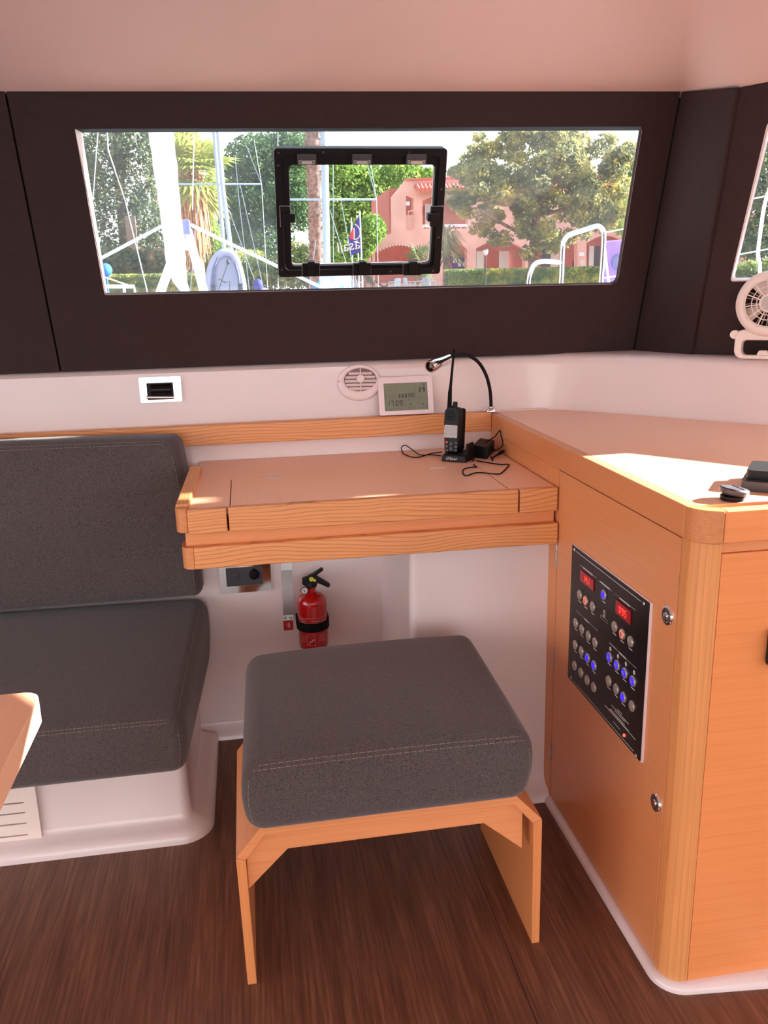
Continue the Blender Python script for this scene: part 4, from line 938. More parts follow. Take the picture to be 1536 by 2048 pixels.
mb = MB(); mb.lathe([(.0058, -.012), (.0062, -.001), (.0130, 0), (.0152, .002), (.0164, Lh * .5), (.0168, Lh - .002), (.0160, Lh), (.0132, Lh), (.0128, Lh - .010), (0, Lh - .010)], h0, ax, 32); hd = mb.build('lamp_head', 'chrome', lp)
mb = MB(); mb.lathe([(.0124, Lh - .0098), (.0124, Lh - .006), (.0108, Lh - .0045)], h0, ax, 28, cap=False); mb.build('inner_ring', 'black', hd)
mb = MB(); mb.lathe([(.0068, Lh - .0095), (.006, Lh - .0055), (0, Lh - .0040)], h0, ax, 24); mb.build('lens', 'lens', hd)
nn_ = ax.cross(V3((0, 0, 1))).normalized(); dn = ax.cross(nn_).normalized(); dn = dn if dn.z < 0 else -dn
mb = MB(); mb.X = frame(h0 + dn * .0155, ax, nn_, dn); mb.box((.008, -.0028, -.001), (.026, .0028, .0022)); mb.X = None; mb.build('switch', 'chrome', hd, bevel=.0008)

# ================================================================== HANDHELD RADIO, CRADLE, ADAPTER, CABLES
RO = V3((.513, 2.236, ZT)); RU = V3((.798, -.602, 0)); RD = V3((.602, .798, 0))
RF = frame(RO, RU, RD, (0, 0, 1))
ck = thing('charging_cradle', RO + RU * .037 + RD * .04, 'black charging cradle holding the handheld radio on the chart table', 'charger')
mb = MB(RF); mb.hexa([(0, 0, .0005), (.074, 0, .0005), (.074, .082, .0005), (0, .082, .0005)], [(.003, .002, .019), (.071, .002, .019), (.071, .080, .022), (.003, .080, .022)]); mb.build('base', 'black', ck, bevel=.003, seg=3)
mb = MB(RF); mb.hexa([(.002, .018, .018), (.012, .018, .018), (.012, .074, .018), (.002, .074, .018)], [(.005, .030, .045), (.012, .030, .045), (.012, .070, .045), (.005, .070, .045)]); mb.build('side_guard', 'black', ck, bevel=.002)
mb = MB(RF); mb.hexa([(.062, .018, .018), (.072, .018, .018), (.072, .074, .018), (.062, .074, .018)], [(.062, .030, .047), (.069, .030, .047), (.069, .070, .047), (.062, .070, .047)]); mb.build('side_guard', 'black', ck, bevel=.002)
mb = MB(); FT = frame(RO + RU * .014 + RD * .0004 + V3((0, 0, .0055)), RU, V3((0, 0, 1)) * .99 + RD * .11, RU.cross(V3((0, 0, 1))))
text_into(mb, 'cNixer', FT, .0125); mb.build('lettering', 'print', ck)
tl_ = .10
RV = (V3((0, 0, 1)) * math.cos(tl_) + RD * math.sin(tl_)).normalized(); RN = RU.cross(RV).normalized()   # RN faces the viewer
RFF = frame(RO + RD * .022 + V3((0, 0, .0232)) + RU * .0115, RU, RV, RN)
def c2(cx, cy, w=0.0):
    N = RN; P = at_pl(870 + cx / 14.63, 790 + cy / 14.63, RFF.translation + N * w, N); q = RFF.inverted() @ P; return (q.x, q.y)
_l = c2(262, 900)[0]; RFF = frame(RFF.translation + RU * _l, RU, RV, RN); BW = min(.060, c2(690, 900)[0])
top_v = c2(400, 350)[1]
rd = thing('handheld_radio', RO + RU * .037 + RD * .03 + V3((0, 0, .022)), 'black handheld marine radio with a grey screen standing in its cradle', 'radio')
mb = MB(); sil = [(0.003, 0), (BW - .003, 0), (BW, .02), (BW, top_v - .010), (BW - .008, top_v), (.008, top_v), (0, top_v - .012), (-.0015, top_v * .62), (0, top_v * .42)]
mb.plate(sil, [], -.030, RFF, 0); bd = mb.build('body', 'black', rd, bevel=.004, seg=3)
mb = MB(); mb.plate(rrect(.001, .004, BW - .001, top_v - .004, .006), [], -.020, RFF, -.0305); mb.build('battery_pack', 'black_soft', rd, bevel=.003, seg=2)
mb = MB()
for k in range(6):
    v = c2(450, 480 + k * 52)[1]; i_ = .006 + .005 * abs(k - 2.5) / 2.5
    mb.plate([(i_, v), (BW - .004 - i_, v), (BW - .004 - i_, v + .0016), (i_, v + .0016)], [], .0014, RFF, -.0002)
mb.build('speaker_ribs', 'black_soft', bd)
s0 = c2(265, 870); s1 = c2(665, 1265)
mb = MB(); e0 = c2(325, 925); e1 = c2(640, 1180)
mb.plate(rrect(max(.002, s0[0]), s1[1], min(s1[0], BW - .003), s0[1], .003), [rrect(e0[0], e1[1], e1[0], e0[1], .001)], .002, RFF, 0); bz = mb.build('screen_bezel', 'bezel_grey', rd, bevel=.0006)
mb = MB(); mb.plate(rrect(e0[0], e1[1], e1[0], e0[1], .0008), [], .0008, RFF, 0); mb.build('screen', 'screen_grey', rd)
mb = MB(); k0 = c2(515, 1235); mb.plate([(k0[0], k0[1] - .0006), (k0[0] + .007, k0[1] - .0006), (k0[0] + .007, k0[1] + .0006), (k0[0], k0[1] + .0006)], [], .0003, RFF, .002); mb.build('model_mark', 'dark_grey', bz)
for (cx, cy, w, h, m) in ((340, 1375, .0070, .0055, 'red_key'), (345, 1500, .0064, .005, 'k'), (345, 1610, .0064, .005, 'k'), (470, 1425, .0058, .0075, 'k'), (468, 1570, .0058, .0085, 'k'), (620, 1405, .0068, .0048, 'k'), (618, 1515, .0064, .0055, 'k'), (612, 1625, .0064, .005, 'k')):
    q = c2(cx, cy); mb = MB(); mb.plate(rrect(q[0] - w / 2, q[1] - h / 2, q[0] + w / 2, q[1] + h / 2, .0012), [], .0014, RFF, -.0002)
    ky_ = mb.build('key', 'red_key' if m == 'red_key' else 'black_soft', rd, bevel=.0004)
    if m == 'red_key': ky_['label'] = 'red key'; continue
    mb = MB(); mb.plate(rrect(q[0] - w * .5, q[1] - h * .5, q[0] + w * .5, q[1] + h * .5, .0012), [rrect(q[0] - w * .42, q[1] - h * .40, q[0] + w * .42, q[1] + h * .40, .001)], .0003, RFF, .0012)
    mb.plate([(q[0] - w * .22, q[1] - h * .14), (q[0] + w * .22, q[1] - h * .14), (q[0] + w * .1, q[1] + h * .18)], [], .0003, RFF, .0012); mb.build('key_print', 'key', ky_)
_q = at_pl(898.8, 812, RFF.translation - RN * .014, RN); a0 = RFF @ V3(((RFF.inverted() @ _q).x, top_v - .003, -.014))
def atp(px, py): return at_pl(px, py, a0, RN)
mb = MB(); mb.tube([a0, atp(899.5, 800), atp(899.8, 786), atp(901.2, 772), atp(904.5, 738), atp(907.5, 705), atp(907.8, 701)], [.0062, .0060, .0056, .0040, .0034, .0029, .0034], 14); mb.tube([atp(907.6, 702), atp(907.9, 698)], [.0036, .0020], 12); mb.build('antenna', 'black_soft', rd)
k0 = RFF @ V3((BW * .60, top_v - .002, -.012)); mb = MB(); mb.cyl(k0, k0 + RV * .0165, .0068, .0064, 18); mb.build('volume_knob', 'black', rd, bevel=.001)
k0 = RFF @ V3((BW * .36, top_v - .003, -.012)); mb = MB(); mb.cyl(k0, k0 + RV * .007, .0040, .0036, 12); mb.build('channel_knob', 'black', rd)
# adapter
fa = at_z(944, 914, ZT + .0005); fb_ = at_z(975, 919, ZT + .0005); fc = at_z(989, 903, ZT + .0005); fd = fa + fc - fb_
ad = thing('power_adapter', (fa + fc) / 2, 'black mains power adapter lying behind the radio cradle', 'adapter')
up = V3((0, 0, .034)); mb = MB(); mb.hexa([fa, fb_, fc, fd], [p + up for p in (fa, fb_, fc, fd)]); mb.build('housing', 'black', ad, bevel=.004, seg=3)
def cab(px, py, z=ZT + .0024):
    p = at_z(px, py, z)
    if p.y > 2.412: p = at(px, py, 2.412)
    return p
pr = [at(px, py, 2.285) for px, py in ((985, 903), (995, 899), (1004, 893), (1005.5, 884), (1002, 871), (1000.5, 861.5), (997.5, 863), (989, 874), (977, 881), (968, 889))]
mb = MB(); mb.tube(smooth_path(pr, 6), .0016, 8); mb.build('cord', 'black_soft', ad)
mb = MB(); g = at(985, 903, 2.285); mb.cyl((fb_ + fc) / 2 + V3((-.004, 0, .022)), at(990, 901, 2.285), .006, .003, 12); mb.build('strain_relief', 'black_soft', ad)
ca = tag(MB().tube(smooth_path([cab(*p) for p in ((952, 921), (971, 924.5), (1000, 928.8), (1015, 928.5), (1017.5, 931), (1006, 943), (996, 948), (965, 945.5), (949, 946), (938, 950), (931, 951), (926, 946), (927, 939), (935, 935.5), (948, 934), (953, 934.5), (947, 929))], 6), .0016, 8).build('charger_cable', 'black_soft'), 'thin black charger cable looped on the desk in front of the adapter', 'cable')
mb = MB(); q = at_z(946.5, 921, ZT + .004); mb.cyl(q + V3((.004, .012, .004)), q + V3((-.001, -.004, .001)), .0042, .0036, 12)
g = mb.build('cable_plug', 'black', ca)
lo = tag(MB().tube(smooth_path([cab(*p) for p in ((884, 904), (867, 906), (856, 908.5), (842, 913.5), (830, 914.5), (820, 913), (808, 907.5), (803.5, 900), (803.5, 894), (811, 890.5), (820.5, 896.5), (832, 905), (842, 910), (862, 909.5), (882, 911.5))], 6), .0015, 8).build('wrist_cord', 'black_soft'), 'thin black cord loop left of the radio cradle', 'cord')
tg = thing('cable_clip', at(998, 906, 2.26), 'short black plug end sticking out beside the adapter', 'plug')
mb = MB(); q0 = at_z(986, 915, ZT + .004); q1 = at(1007, 902.5, q0.y + .035); mb.tube([q0, q0.lerp(q1, .5), q0.lerp(q1, .55), q1], [.0022, .0026, .0042, .0042], 12); mb.build('plug_body', 'black_soft', tg)
mb = MB(); mb.tube(smooth_path([q0, at_z(985, 921, ZT + .003), at_z(982, 913, ZT + .003)], 4), .0016, 8); mb.build('lead', 'black_soft', tg)

# ================================================================== UNDER THE DESK
YL = 2.365; FL = frame((0, YL, 0), (1, 0, 0), (0, 0, 1), (0, -1, 0))
def u4(cx, cy, y=YL): q = at(425 + cx / 8.777, 1100 + cy / 8.777, y); return (q.x, q.z)
sk = thing('power_socket', (at(490, 1150, YL)), 'chrome framed double power socket on the wall under the desk', 'socket')
o0 = u4(100, 280, YL - .012); o1 = u4(1040, 705, YL - .012); top_z = o0[1] + .012
k0 = u4(230, 320, YL - .012); k1 = u4(885, 595, YL - .012)
mb = MB(); mb.plate(rrect(o0[0], o1[1], o1[0], top_z, .003), [rrect(k0[0], k1[1], k1[0], k0[1], .001)], .014, FL, 0); mb.build('frame', 'chrome', sk, bevel=.005, seg=3)
mb = MB(); mb.plate([(k0[0] + .0004, k1[1] + .0004), (k1[0] - .0004, k1[1] + .0004), (k1[0] - .0004, k0[1] - .0004), (k0[0] + .0004, k0[1] - .0004)], [], .008, FL, 0); ins = mb.build('insert', 'dark_grey', sk)
mb = MB(); c = u4(400, 468, YL - .008); mb.plate(circ(c[0], c[1], .014, 8), [circ(c[0] - .0075, c[1], .0022, 10), circ(c[0], c[1], .0022, 10), circ(c[0] + .0075, c[1], .0022, 10)], .0025, FL, .008); mb.build('outlet', 'dark_grey', sk, bevel=.001)
mb = MB(); c = u4(735, 435, YL - .012); mb.lathe([(.0148, 0), (.0148, .006), (.013, .009), (0, .0095)], (c[0], YL - .008, c[1]), (0, -1, 0), 28); mb.box((c[0] - .004, YL - .013, c[1] + .013), (c[0] + .004, YL - .008, c[1] + .018)); mb.build('round_cover', 'black_gloss', sk)
# bent metal strip
bs = thing('bracket_strip', (at(575, 1240, YL - .01)), 'bent metal strip bracket between desk and wall beside the fire extinguisher', 'bracket')
zs = [at(576, py, YL - .03).z for py in (1139, 1172, 1195.5, 1228, 1236)]
xa = at(564, 1180, YL - .03).x; xb = at(586, 1180, YL - .03).x
prof = [(YL - .050, .712), (YL - .050, zs[0] + .004), (YL - .040, zs[0]), (YL - .030, zs[1]), (YL - .032, zs[2]), (YL - .020, zs[3]), (YL - .004, zs[4])]
th_ = .0028; poly = prof + [(y + th_, z + .0006) for y, z in reversed(prof)]
mb = MB(); mb.poly(poly, xb - xa, frame((xa, 0, 0), (0, 1, 0), (0, 0, 1), (1, 0, 0))); mb.build('strip', 'steel_soft', bs, ang=25, bevel=.0006)
z0 = at(576, 1241, YL - .004).z; z1 = at(576, 1230, YL - .004).z; xl = at(564.5, 1235, YL - .004).x; xr = at(587, 1235, YL - .004).x
mb = MB(); mb.plate(rrect(xl, z0, xr, z1, .003), [], .004, FL, 0); ft = mb.build('foot_plate', 'chrome', bs, bevel=.001)
for k in (-1, 1):
    mb = MB(); mb.lathe([(0, .0024), (.003, .0018), (.0042, 0)], ((xl + xr) / 2 + k * .0085, YL - .004, (z0 + z1) / 2), (0, -1, 0), 14); mb.build('screw', 'steel', ft)
sg = thing('safety_sign', at(577, 1260, YL), 'small square red fire equipment sign under the metal bracket', 'sign')
s0 = at(566.5, 1241.5, YL); s1 = at(586.8, 1259.5, YL)
mb = MB(); mb.plate([(s0.x, s1.z), (s1.x, s1.z), (s1.x, s0.z), (s0.x, s0.z)], [], .0012, FL, 0); pl = mb.build('plate', 'red_label', sg); pl['label'] = 'red plate'
mb = MB(); cx = (s0.x + s1.x) / 2 + .001; cz = (s0.z + s1.z) / 2; mb.plate([(cx - .003, cz - .007), (cx + .0045, cz - .007), (cx + .0045, cz + .007), (cx + .001, cz + .009), (cx - .003, cz + .007)], [], .0004, FL, .0012)
mb.plate([(cx - .0065, cz - .003), (cx - .005, cz - .003), (cx - .005, cz + .006), (cx - .0065, cz + .006)], [], .0004, FL, .0012); mb.build('pictogram', 'pink_print', sg)
# fire extinguisher
YX = 2.313; e0 = at(594.5, 1210, YX); e1 = at(653.5, 1210, YX); ex = (e0.x + e1.x) / 2; er = (e1.x - e0.x) / 2
def ez(py): return at(625, py, YX - er * .6).z
fe = thing('fire_extinguisher', (ex, YX, ez(1300)), 'small red fire extinguisher with a black strap on the wall under the desk', 'fire extinguisher')
zb_ = ez(1300); zsh = at(594, 1207, YX).z; zn0 = at(620, 1181, YX).z; zn1 = at(620, 1174, YX).z
prof = [(er * .7, zb_), (er * .95, zb_ + .004), (er, zb_ + .012), (er, zsh - .004)]
for k in range(1, 9):
    a = R(90 * k / 9); prof.append((.0135 + (er - .0135) * math.cos(a), zsh + (zn0 - zsh - .006) * math.sin(a)))
prof += [(.0130, zn0 - .003), (.0128, zn1 + .002)]
mb = MB(); mb.lathe([(r, z - zb_) for r, z in prof], (ex, YX, zb_), (0, 0, 1), 40); bo = mb.build('cylinder', 'red_paint', fe, ang=50)
mb = MB(); mb.lathe([(.0132, zn1), (.0142, zn1 + .004), (.0135, zn1 + .010), (.010, zn1 + .016)], (ex, YX, 0), (0, 0, 1), 24)
def xz(px, py): q = at(px, py, YX); return (q.x, q.z)
FX = frame((0, YX - .009, 0), (1, 0, 0), (0, 0, 1), (0, -1, 0))
mb.plate([xz(*p) for p in ((604, 1167), (604.5, 1157), (613, 1153.5), (634, 1151), (640, 1158), (634, 1166), (632, 1173), (614, 1173), (609, 1170))], [], -.018, FX); vh = mb.build('valve_head', 'black', fe, bevel=.001)
mb = MB(); mb.plate([xz(*p) for p in ((616, 1151), (624, 1147.5), (643, 1135.5), (646.5, 1137), (645.5, 1140), (632, 1150), (633, 1153)) ], [], -.014, FX, -.002); mb.build('squeeze_lever', 'black', fe, bevel=.001)
mb = MB(); mb.plate([xz(*p) for p in ((631, 1152), (638, 1154), (659.5, 1167), (660, 1170), (656, 1174), (637, 1165.5), (630, 1163))], [], -.015, FX, -.0015); mb.build('carry_handle', 'black', fe, bevel=.001)
q = xz(608, 1177); mb = MB(); mb.lathe([(.0105, 0), (.0105, .006), (.0095, .0075), (0, .0075)], (q[0], YX - .011, q[1]), (0, -1, 0), 28); gg = mb.build('gauge', 'dial', fe)
mb = MB(); mb.lathe([(.0107, .004), (.0112, .006), (.0107, .0082), (.0095, .0082)], (q[0], YX - .011, q[1]), (0, -1, 0), 28, cap=False); mb.build('gauge_rim', 'black', gg)
mb = MB(); FG = frame((q[0], YX - .0186, q[1]), (1, 0, 0), (0, 0, 1), (0, -1, 0)); mb.plate([(-.003, .004), (-.0008, .0045), (.0015, -.004), (0, -.0045)], [], .0003, FG); mb.plate([(0, -.006), (.004, -.004), (.0045, -.0025), (.001, -.0045)], [], .0003, FG); mb.build('needle', 'black', gg)
q = xz(622.5, 1156); mb = MB(); mb.lathe([(.0068, 0), (.0068, .003), (.0055, .0042), (0, .0042)], (q[0], YX - .009, q[1]), (0, -1, 0), 20); sp = mb.build('safety_pin', 'yellow', fe)
q2 = xz(629, 1158.5); mb = MB(); mb.lathe([(.0038, 0), (.0038, .002), (0, .0028)], (q2[0], YX - .009, q2[1]), (0, -1, 0), 16); mb.build('pin_tag', 'yellow', sp)
# strap as a sagging band with its wall bracket
bt = ez(1243); bb = ez(1261)
mb = MB()
for r_, z_ in ((er + .0005, 0),): pass
rows = []
for rr_, zz in ((er + .0008, bb), (er + .0035, bb + .001), (er + .0035, bt - .001), (er + .0008, bt)):
    rows.append([V3((ex + rr_ * math.cos(t), YX + rr_ * math.sin(t), zz)) for t in [math.pi * 1.0 + math.pi * k / 24 for k in range(25)]])
mb.strip(None, rows); mb.box((ex - er - .0045, YX - .004, bb), (ex - er + .001, YL - .001, bt)); mb.box((ex + er - .001, YX - .004, bb), (ex + er + .0045, YL - .001, bt)); mb.build('strap', 'black_soft', fe)
mb = MB(); mb.box((ex - .018, YX + er - .002, zb_ + .02), (ex + .018, YL - .0005, bt + .03)); mb.build('wall_bracket', 'black', fe)
# printed labels wrapped round the cylinder
def wrap(mb, u0, u1, z0, z1, d=.0006, n=8):
    rows = [[V3((ex + (er + d) * math.sin(u0 + (u1 - u0) * k / n), YX - (er + d) * math.cos(u0 + (u1 - u0) * k / n), z)) for k in range(n + 1)] for z in (z0, z1)]
    mb.strip(None, rows)
mb = MB(); rg = random.Random(3)
a1 = -.30
for z, h, u0, u1 in ((ez(1236.5), .0012, -1.0, -.55), (ez(1240), .0012, -.9, -.5), (ez(1243), .0012, -.85, -.5)): wrap(mb, u0, u1, z, z + h)
wrap(mb, -1.1, 1.1, ez(1233.8), ez(1233.2)); wrap(mb, -1.1, 1.1, ez(1243.0) - .0001, ez(1242.6))
for z, h in ((ez(1272), .001), (ez(1276), .001), (ez(1280), .001), (ez(1268), .001)): wrap(mb, -.95, -.62, z, z + h); wrap(mb, .28, .8, z + .001, z + h + .001)
u0, u1, v0, v1 = -.52, .05, ez(1287), ez(1265)
for z in (v0, v1, ez(1270)): wrap(mb, u0, u1, z, z + .0007)
for u in (u0, u1): wrap(mb, u - .012, u + .012, v0, v1, n=1)
for k in range(9):
    t = k / 8; wrap(mb, u0 + .08 + (u1 - u0 - .2) * t, u0 + .16 + (u1 - u0 - .2) * t, ez(1284) + .012 * t, ez(1284) + .012 * t + .0016, n=1)
wrap(mb, -.2, .0, ez(1276), ez(1274.5), n=2); wrap(mb, -.35, -.1, ez(1279.5), ez(1278), n=2)
mb.build('printed_label', 'pink_print', fe)
mb = MB()
for k, ch in enumerate('EXTINGUISHER'):
    u = -.12 + k * .085; X = frame(V3((ex + (er + .0004) * math.sin(u), YX - (er + .0004) * math.cos(u), ez(1240.5))), (math.cos(u), math.sin(u), 0), (0, 0, 1), (math.sin(u), -math.cos(u), 0))
    text_into(mb, ch, X, .0058, 'CENTER', .0002)
mb.build('lettering', 'pink_print', fe)

# ================================================================== FAN on the shelf at the right
fcn = at(1541, 607, 2.02); fn = (EYE - fcn); fn.z = 0; fn = (fn.normalized() + V3((-.25, 0, 0))).normalized(); fn = (fn + V3((0, 0, .10))).normalized()
fu = V3((0, 0, 1)).cross(fn).normalized(); fv = fn.cross(fu)
FF = frame(fcn, fu, fv, fn)
fb0 = V3((fcn.x, fcn.y + .01, 1.104))
fan = thing('fan', fb0, 'small pale pinkish white fan standing on the shelf by the side window', 'fan')
RFAN = .082
mb = MB(); mb.lathe([(RFAN, -.022), (RFAN + .001, -.01), (RFAN, .008), (RFAN - .003, .012), (RFAN - .014, .016), (RFAN - .022, .015), (RFAN - .024, .012), (RFAN - .022, .008), (RFAN - .006, .004), (RFAN - .006, -.022), (RFAN, -.022)], fcn, fn, 48, cap=False); mb.build('ring', 'pale_plastic', fan)
mb = MB(FF)
for rr_ in (.058, .042, .030): mb.tube([(rr_ * math.cos(2 * math.pi * k / 40), rr_ * math.sin(2 * math.pi * k / 40), .017) for k in range(41)], .0012, 6)
for k in range(12):
    a = 2 * math.pi * k / 12 + .15; mb.tube([(.022 * math.cos(a), .022 * math.sin(a), .018), (.050 * math.cos(a), .050 * math.sin(a), .019), ((RFAN - .008) * math.cos(a), (RFAN - .008) * math.sin(a), .012)], .0016, 6)
mb.build('guard', 'pale_plastic', fan)
mb = MB(FF)
for k in range(26):
    a = 2 * math.pi * k / 26; mb.tube([(.018 * math.cos(a), .018 * math.sin(a), -.026), ((RFAN - .004) * math.cos(a + .25), (RFAN - .004) * math.sin(a + .25), -.022)], .0013, 5)
mb.build('rear_guard', 'pale_plastic', fan)
mb = MB(); mb.lathe([(.0235, .014), (.0235, .021), (.020, .0235), (0, .024)], fcn, fn, 32); hb = mb.build('hub', 'pale_plastic', fan)
mb = MB(); mb.lathe([(.0175, .0232), (.0175, .0248), (0, .0252)], fcn, fn, 32); mb.build('hub_badge', 'bezel_grey', hb)['label'] = 'grey hub badge'
for k in range(4):
    mb = MB(FF); a = 2 * math.pi * k / 4 + .5
    pts = []
    for r_, da, z_ in ((.014, -.5, -.008), (.066, -.32, -.012), (.068, .35, .008), (.014, .5, .006)): pts.append((r_ * math.cos(a + da), r_ * math.sin(a + da), z_))
    mb.hexa(pts, [(x, y, z + .0015) for x, y, z in pts]); mb.build('blade', 'pale_plastic', fan)
mb = MB(); mb.lathe([(.016, -.045), (.020, -.040), (.020, -.012), (.016, -.008)], fcn, fn, 24); mb.build('motor', 'pale_plastic', fan)
# foot: clip shaped base
mb = MB(); Fb = frame(V3((fcn.x, fcn.y + .012, 1.1045)), fu, V3((0, 0, 1)), fu.cross(V3((0, 0, 1))))
mb.plate(rrect(-.070, 0, .070, .075, .022, 6), [rrect(-.052, .010, .052, .048, .012, 5)], .030, Fb, -.015); mb.build('foot', 'pale_plastic', fan, bevel=.004, seg=3)
mb = MB(Fb); mb.cyl((-.072, .062, -.012), (-.072, .062, .012), .011, seg=16); mb.build('hinge_knob', 'pale_plastic', fan)
mb = MB(Fb); mb.hexa([(-.018, .004, -.010), (.018, .004, -.010), (.018, .004, .010), (-.018, .004, .010)], [(-.010, .022, -.006), (.010, .022, -.006), (.010, .022, .006), (-.010, .022, .006)]); mb.build('clamp_pad', 'pale_plastic', fan, bevel=.002)
SKY = 4; SUN = 52; EXPO = 0.5
# ================================================================== OUTSIDE
def pxm(Y): return (at(700, 500, Y) - at(701, 500, Y)).length
GZ = 1.08
mb = MB(); mb.box((-90, 26, GZ - .6), (160, 190, GZ)); struct(mb.build('trim_6', 'quay', smooth=False), 'paved quay beyond the harbour water', 'quay')
mb = MB(); mb.box((-90, 25.4, -1.6), (160, 26.2, GZ + .02)); struct(mb.build('trim_7', 'concrete', smooth=False), 'concrete edge of the quay', 'quay')
mb = MB(); mb.box((-90, -60, -1.7), (160, 25.5, -.95)); struct(mb.build('trim_8', 'water', smooth=False), 'harbour water round the boat', 'water')
mb = MB(); mb.box((-3.5, 2.64, .70), (6, 6.7, .95)); mb.box((2.45, -2.8, .70), (6, 2.7, .88)); struct(mb.build('trim_9', 'white_paint', bevel=.03), 'white side deck of the boat outside the window', 'deck')

def foliage(name, Y, blobs, n, leaf, mat, parent=None, seed=1, depth=1.0, droop=0.0, aspect=1.5):
    rg = random.Random(seed); k = pxm(Y); verts = []; faces = []
    tot = sum(b[2] * b[3] for b in blobs)
    for b in blobs:
        c = at(b[0], b[1], Y) + V3((0, (b[4] if len(b) > 4 else 0), 0)); rx, rz = b[2] * k, b[3] * k; ry = (rx + rz) / 2 * depth
        for i in range(int(n * b[2] * b[3] / tot)):
            while True:
                v = V3((rg.uniform(-1, 1), rg.uniform(-1, 1), rg.uniform(-1, 1)))
                if .05 < v.length < 1: break
            v = v.normalized() * (rg.random() ** .35)
            p = c + V3((v.x * rx, v.y * ry, v.z * rz))
            nrm = (V3((rg.gauss(0, 1), rg.gauss(0, 1), rg.gauss(0, 1))) + v * .8 + V3((0, 0, .4))).normalized()
            u = nrm.orthogonal().normalized(); w = nrm.cross(u); a = rg.uniform(0, 6.28)
            u, w = u * math.cos(a) + w * math.sin(a), w * math.cos(a) - u * math.sin(a)
            s = leaf * rg.uniform(.6, 1.35); l = s * aspect * .5; h = s * .5
            if droop: u = (u + V3((0, 0, -droop))).normalized(); w = nrm.cross(u).normalized()
            i0 = len(verts); verts += [p - u * l, p - w * h, p + u * l, p + w * h]; faces.append((i0, i0 + 1, i0 + 2, i0 + 3))
    me = bpy.data.meshes.new(name); off = parent.location if parent is not None else V3((0, 0, 0))
    me.from_pydata([tuple(v - off) for v in verts], [], faces); me.materials.append(M[mat])
    o = bpy.data.objects.new(name, me); COL.objects.link(o)
    if parent is not None: o.parent = parent
    return o
def tree(name, label, cat, Y, base_px, blobs, n, leaf, mat, trunk, tr=.2, tmat='bark', group=None, seed=1, branches=(), **k):
    b = at(base_px, 560, Y); t = thing(name, (b.x, Y, GZ), label, cat, group)
    mb = MB(); pts = [V3((b.x, Y, GZ))] + [at(px, py, Y) for px, py in trunk]
    mb.tube(smooth_path(pts, 4), [tr * (1.1 - .5 * i / (len(pts) * 4 - 3)) for i in range((len(pts) - 1) * 4 + 1)], 10)
    for br in branches:
        bp_ = smooth_path([at(px, py, Y + dy) for px, py, dy in br], 3); mb.tube(bp_, [tr * .45 * (1 - .6 * i / len(bp_)) for i in range(len(bp_))], 7)
    mb.build('trunk', tmat, t)
    foliage('foliage', Y, blobs, n, leaf, mat, t, seed, **k); return t
tree('conifer_tree', 'tall dark conifer filling the left end of the long window', 'tree', 48, 250,
     [(200, 300, 60, 60), (270, 290, 60, 55), (320, 320, 40, 80), (180, 390, 40, 70), (245, 400, 50, 60), (300, 430, 40, 60), (190, 480, 40, 50), (270, 490, 60, 40), (330, 480, 30, 60), (150, 330, 40, 90)],
     12500, .13, 'leaf_dark', [(250, 480), (240, 380), (232, 240), (228, 180)], .30, seed=2,
     branches=[[(238, 380, 0), (255, 300, .4), (262, 230, .5)], [(236, 350, 0), (205, 290, -.3), (190, 240, -.4)], [(245, 430, 0), (290, 380, .2), (310, 330, 0)]])
tree('pine_tree', 'broad green stone pine left of the hatch', 'tree', 60, 505,
     [(510, 320, 60, 48), (470, 370, 40, 50), (550, 310, 50, 45), (500, 410, 60, 50), (560, 390, 50, 60), (470, 460, 40, 40), (530, 480, 60, 40), (590, 300, 50, 40), (600, 400, 40, 60)],
     24000, .15, 'leaf_pine', [(505, 500), (512, 420), (520, 340)], .30, seed=3)
tree('pine_tree', 'bright yellow green pine seen through the right half of the hatch pane', 'tree', 86, 715,
     [(690, 350, 60, 45), (750, 380, 45, 50), (700, 420, 55, 50), (740, 450, 45, 40), (800, 345, 45, 35), (660, 400, 40, 60), (680, 480, 50, 40), (765, 465, 26, 30), (850, 352, 30, 18), (625, 330, 40, 50)],
     20000, .24, 'leaf_light', [(715, 500), (712, 420), (720, 350)], .3, seed=4)
_r = random.Random(77); PLANE = []
for _i in range(150):
    _t = _r.uniform(0, 6.28); _s = _r.random() ** .5
    _x = 1085 + 168 * _s * math.cos(_t); _y = 375 + 122 * _s * math.sin(_t)
    if _x < 990 and _y < 320 and _r.random() < .5: continue
    if _y > 470 and abs(_x - 1085) > 100: continue
    PLANE.append((_x, _y, _r.uniform(16, 34), _r.uniform(11, 22), _r.uniform(-2.5, 2.5)))
PLANE += [(925, 408, 26, 20), (905, 402, 16, 14), (955, 300, 22, 14), (960, 275, 18, 10), (1010, 285, 26, 14), (1150, 275, 30, 16), (1215, 280, 24, 16), (1230, 320, 18, 26), (1215, 440, 26, 20), (1060, 505, 26, 16), (1000, 478, 30, 18)]
tree('plane_tree', 'large autumn tinted plane tree in front of the pink building', 'tree', 47, 1066,
     PLANE, 34000, .15, 'leaf_plane', [(1066, 520), (1070, 460), (1080, 380), (1085, 310)], .27, 'palm_bark', seed=5,
     branches=[[(1070, 460, 0), (1020, 400, .5), (985, 340, .6)], [(1074, 420, 0), (1130, 360, -.5), (1160, 300, -.5)], [(1068, 480, 0), (1010, 450, -.4), (955, 415, -.4)], [(1074, 430, 0), (1170, 410, .5), (1210, 380, .6)]])
tree('tree', 'thin distant tree rising behind the pink roof', 'tree', 95, 920, [(915, 345, 22, 14), (940, 350, 18, 10), (925, 335, 12, 12)], 1500, .22, 'leaf_plane', [(920, 400), (920, 350)], .2, seed=6)
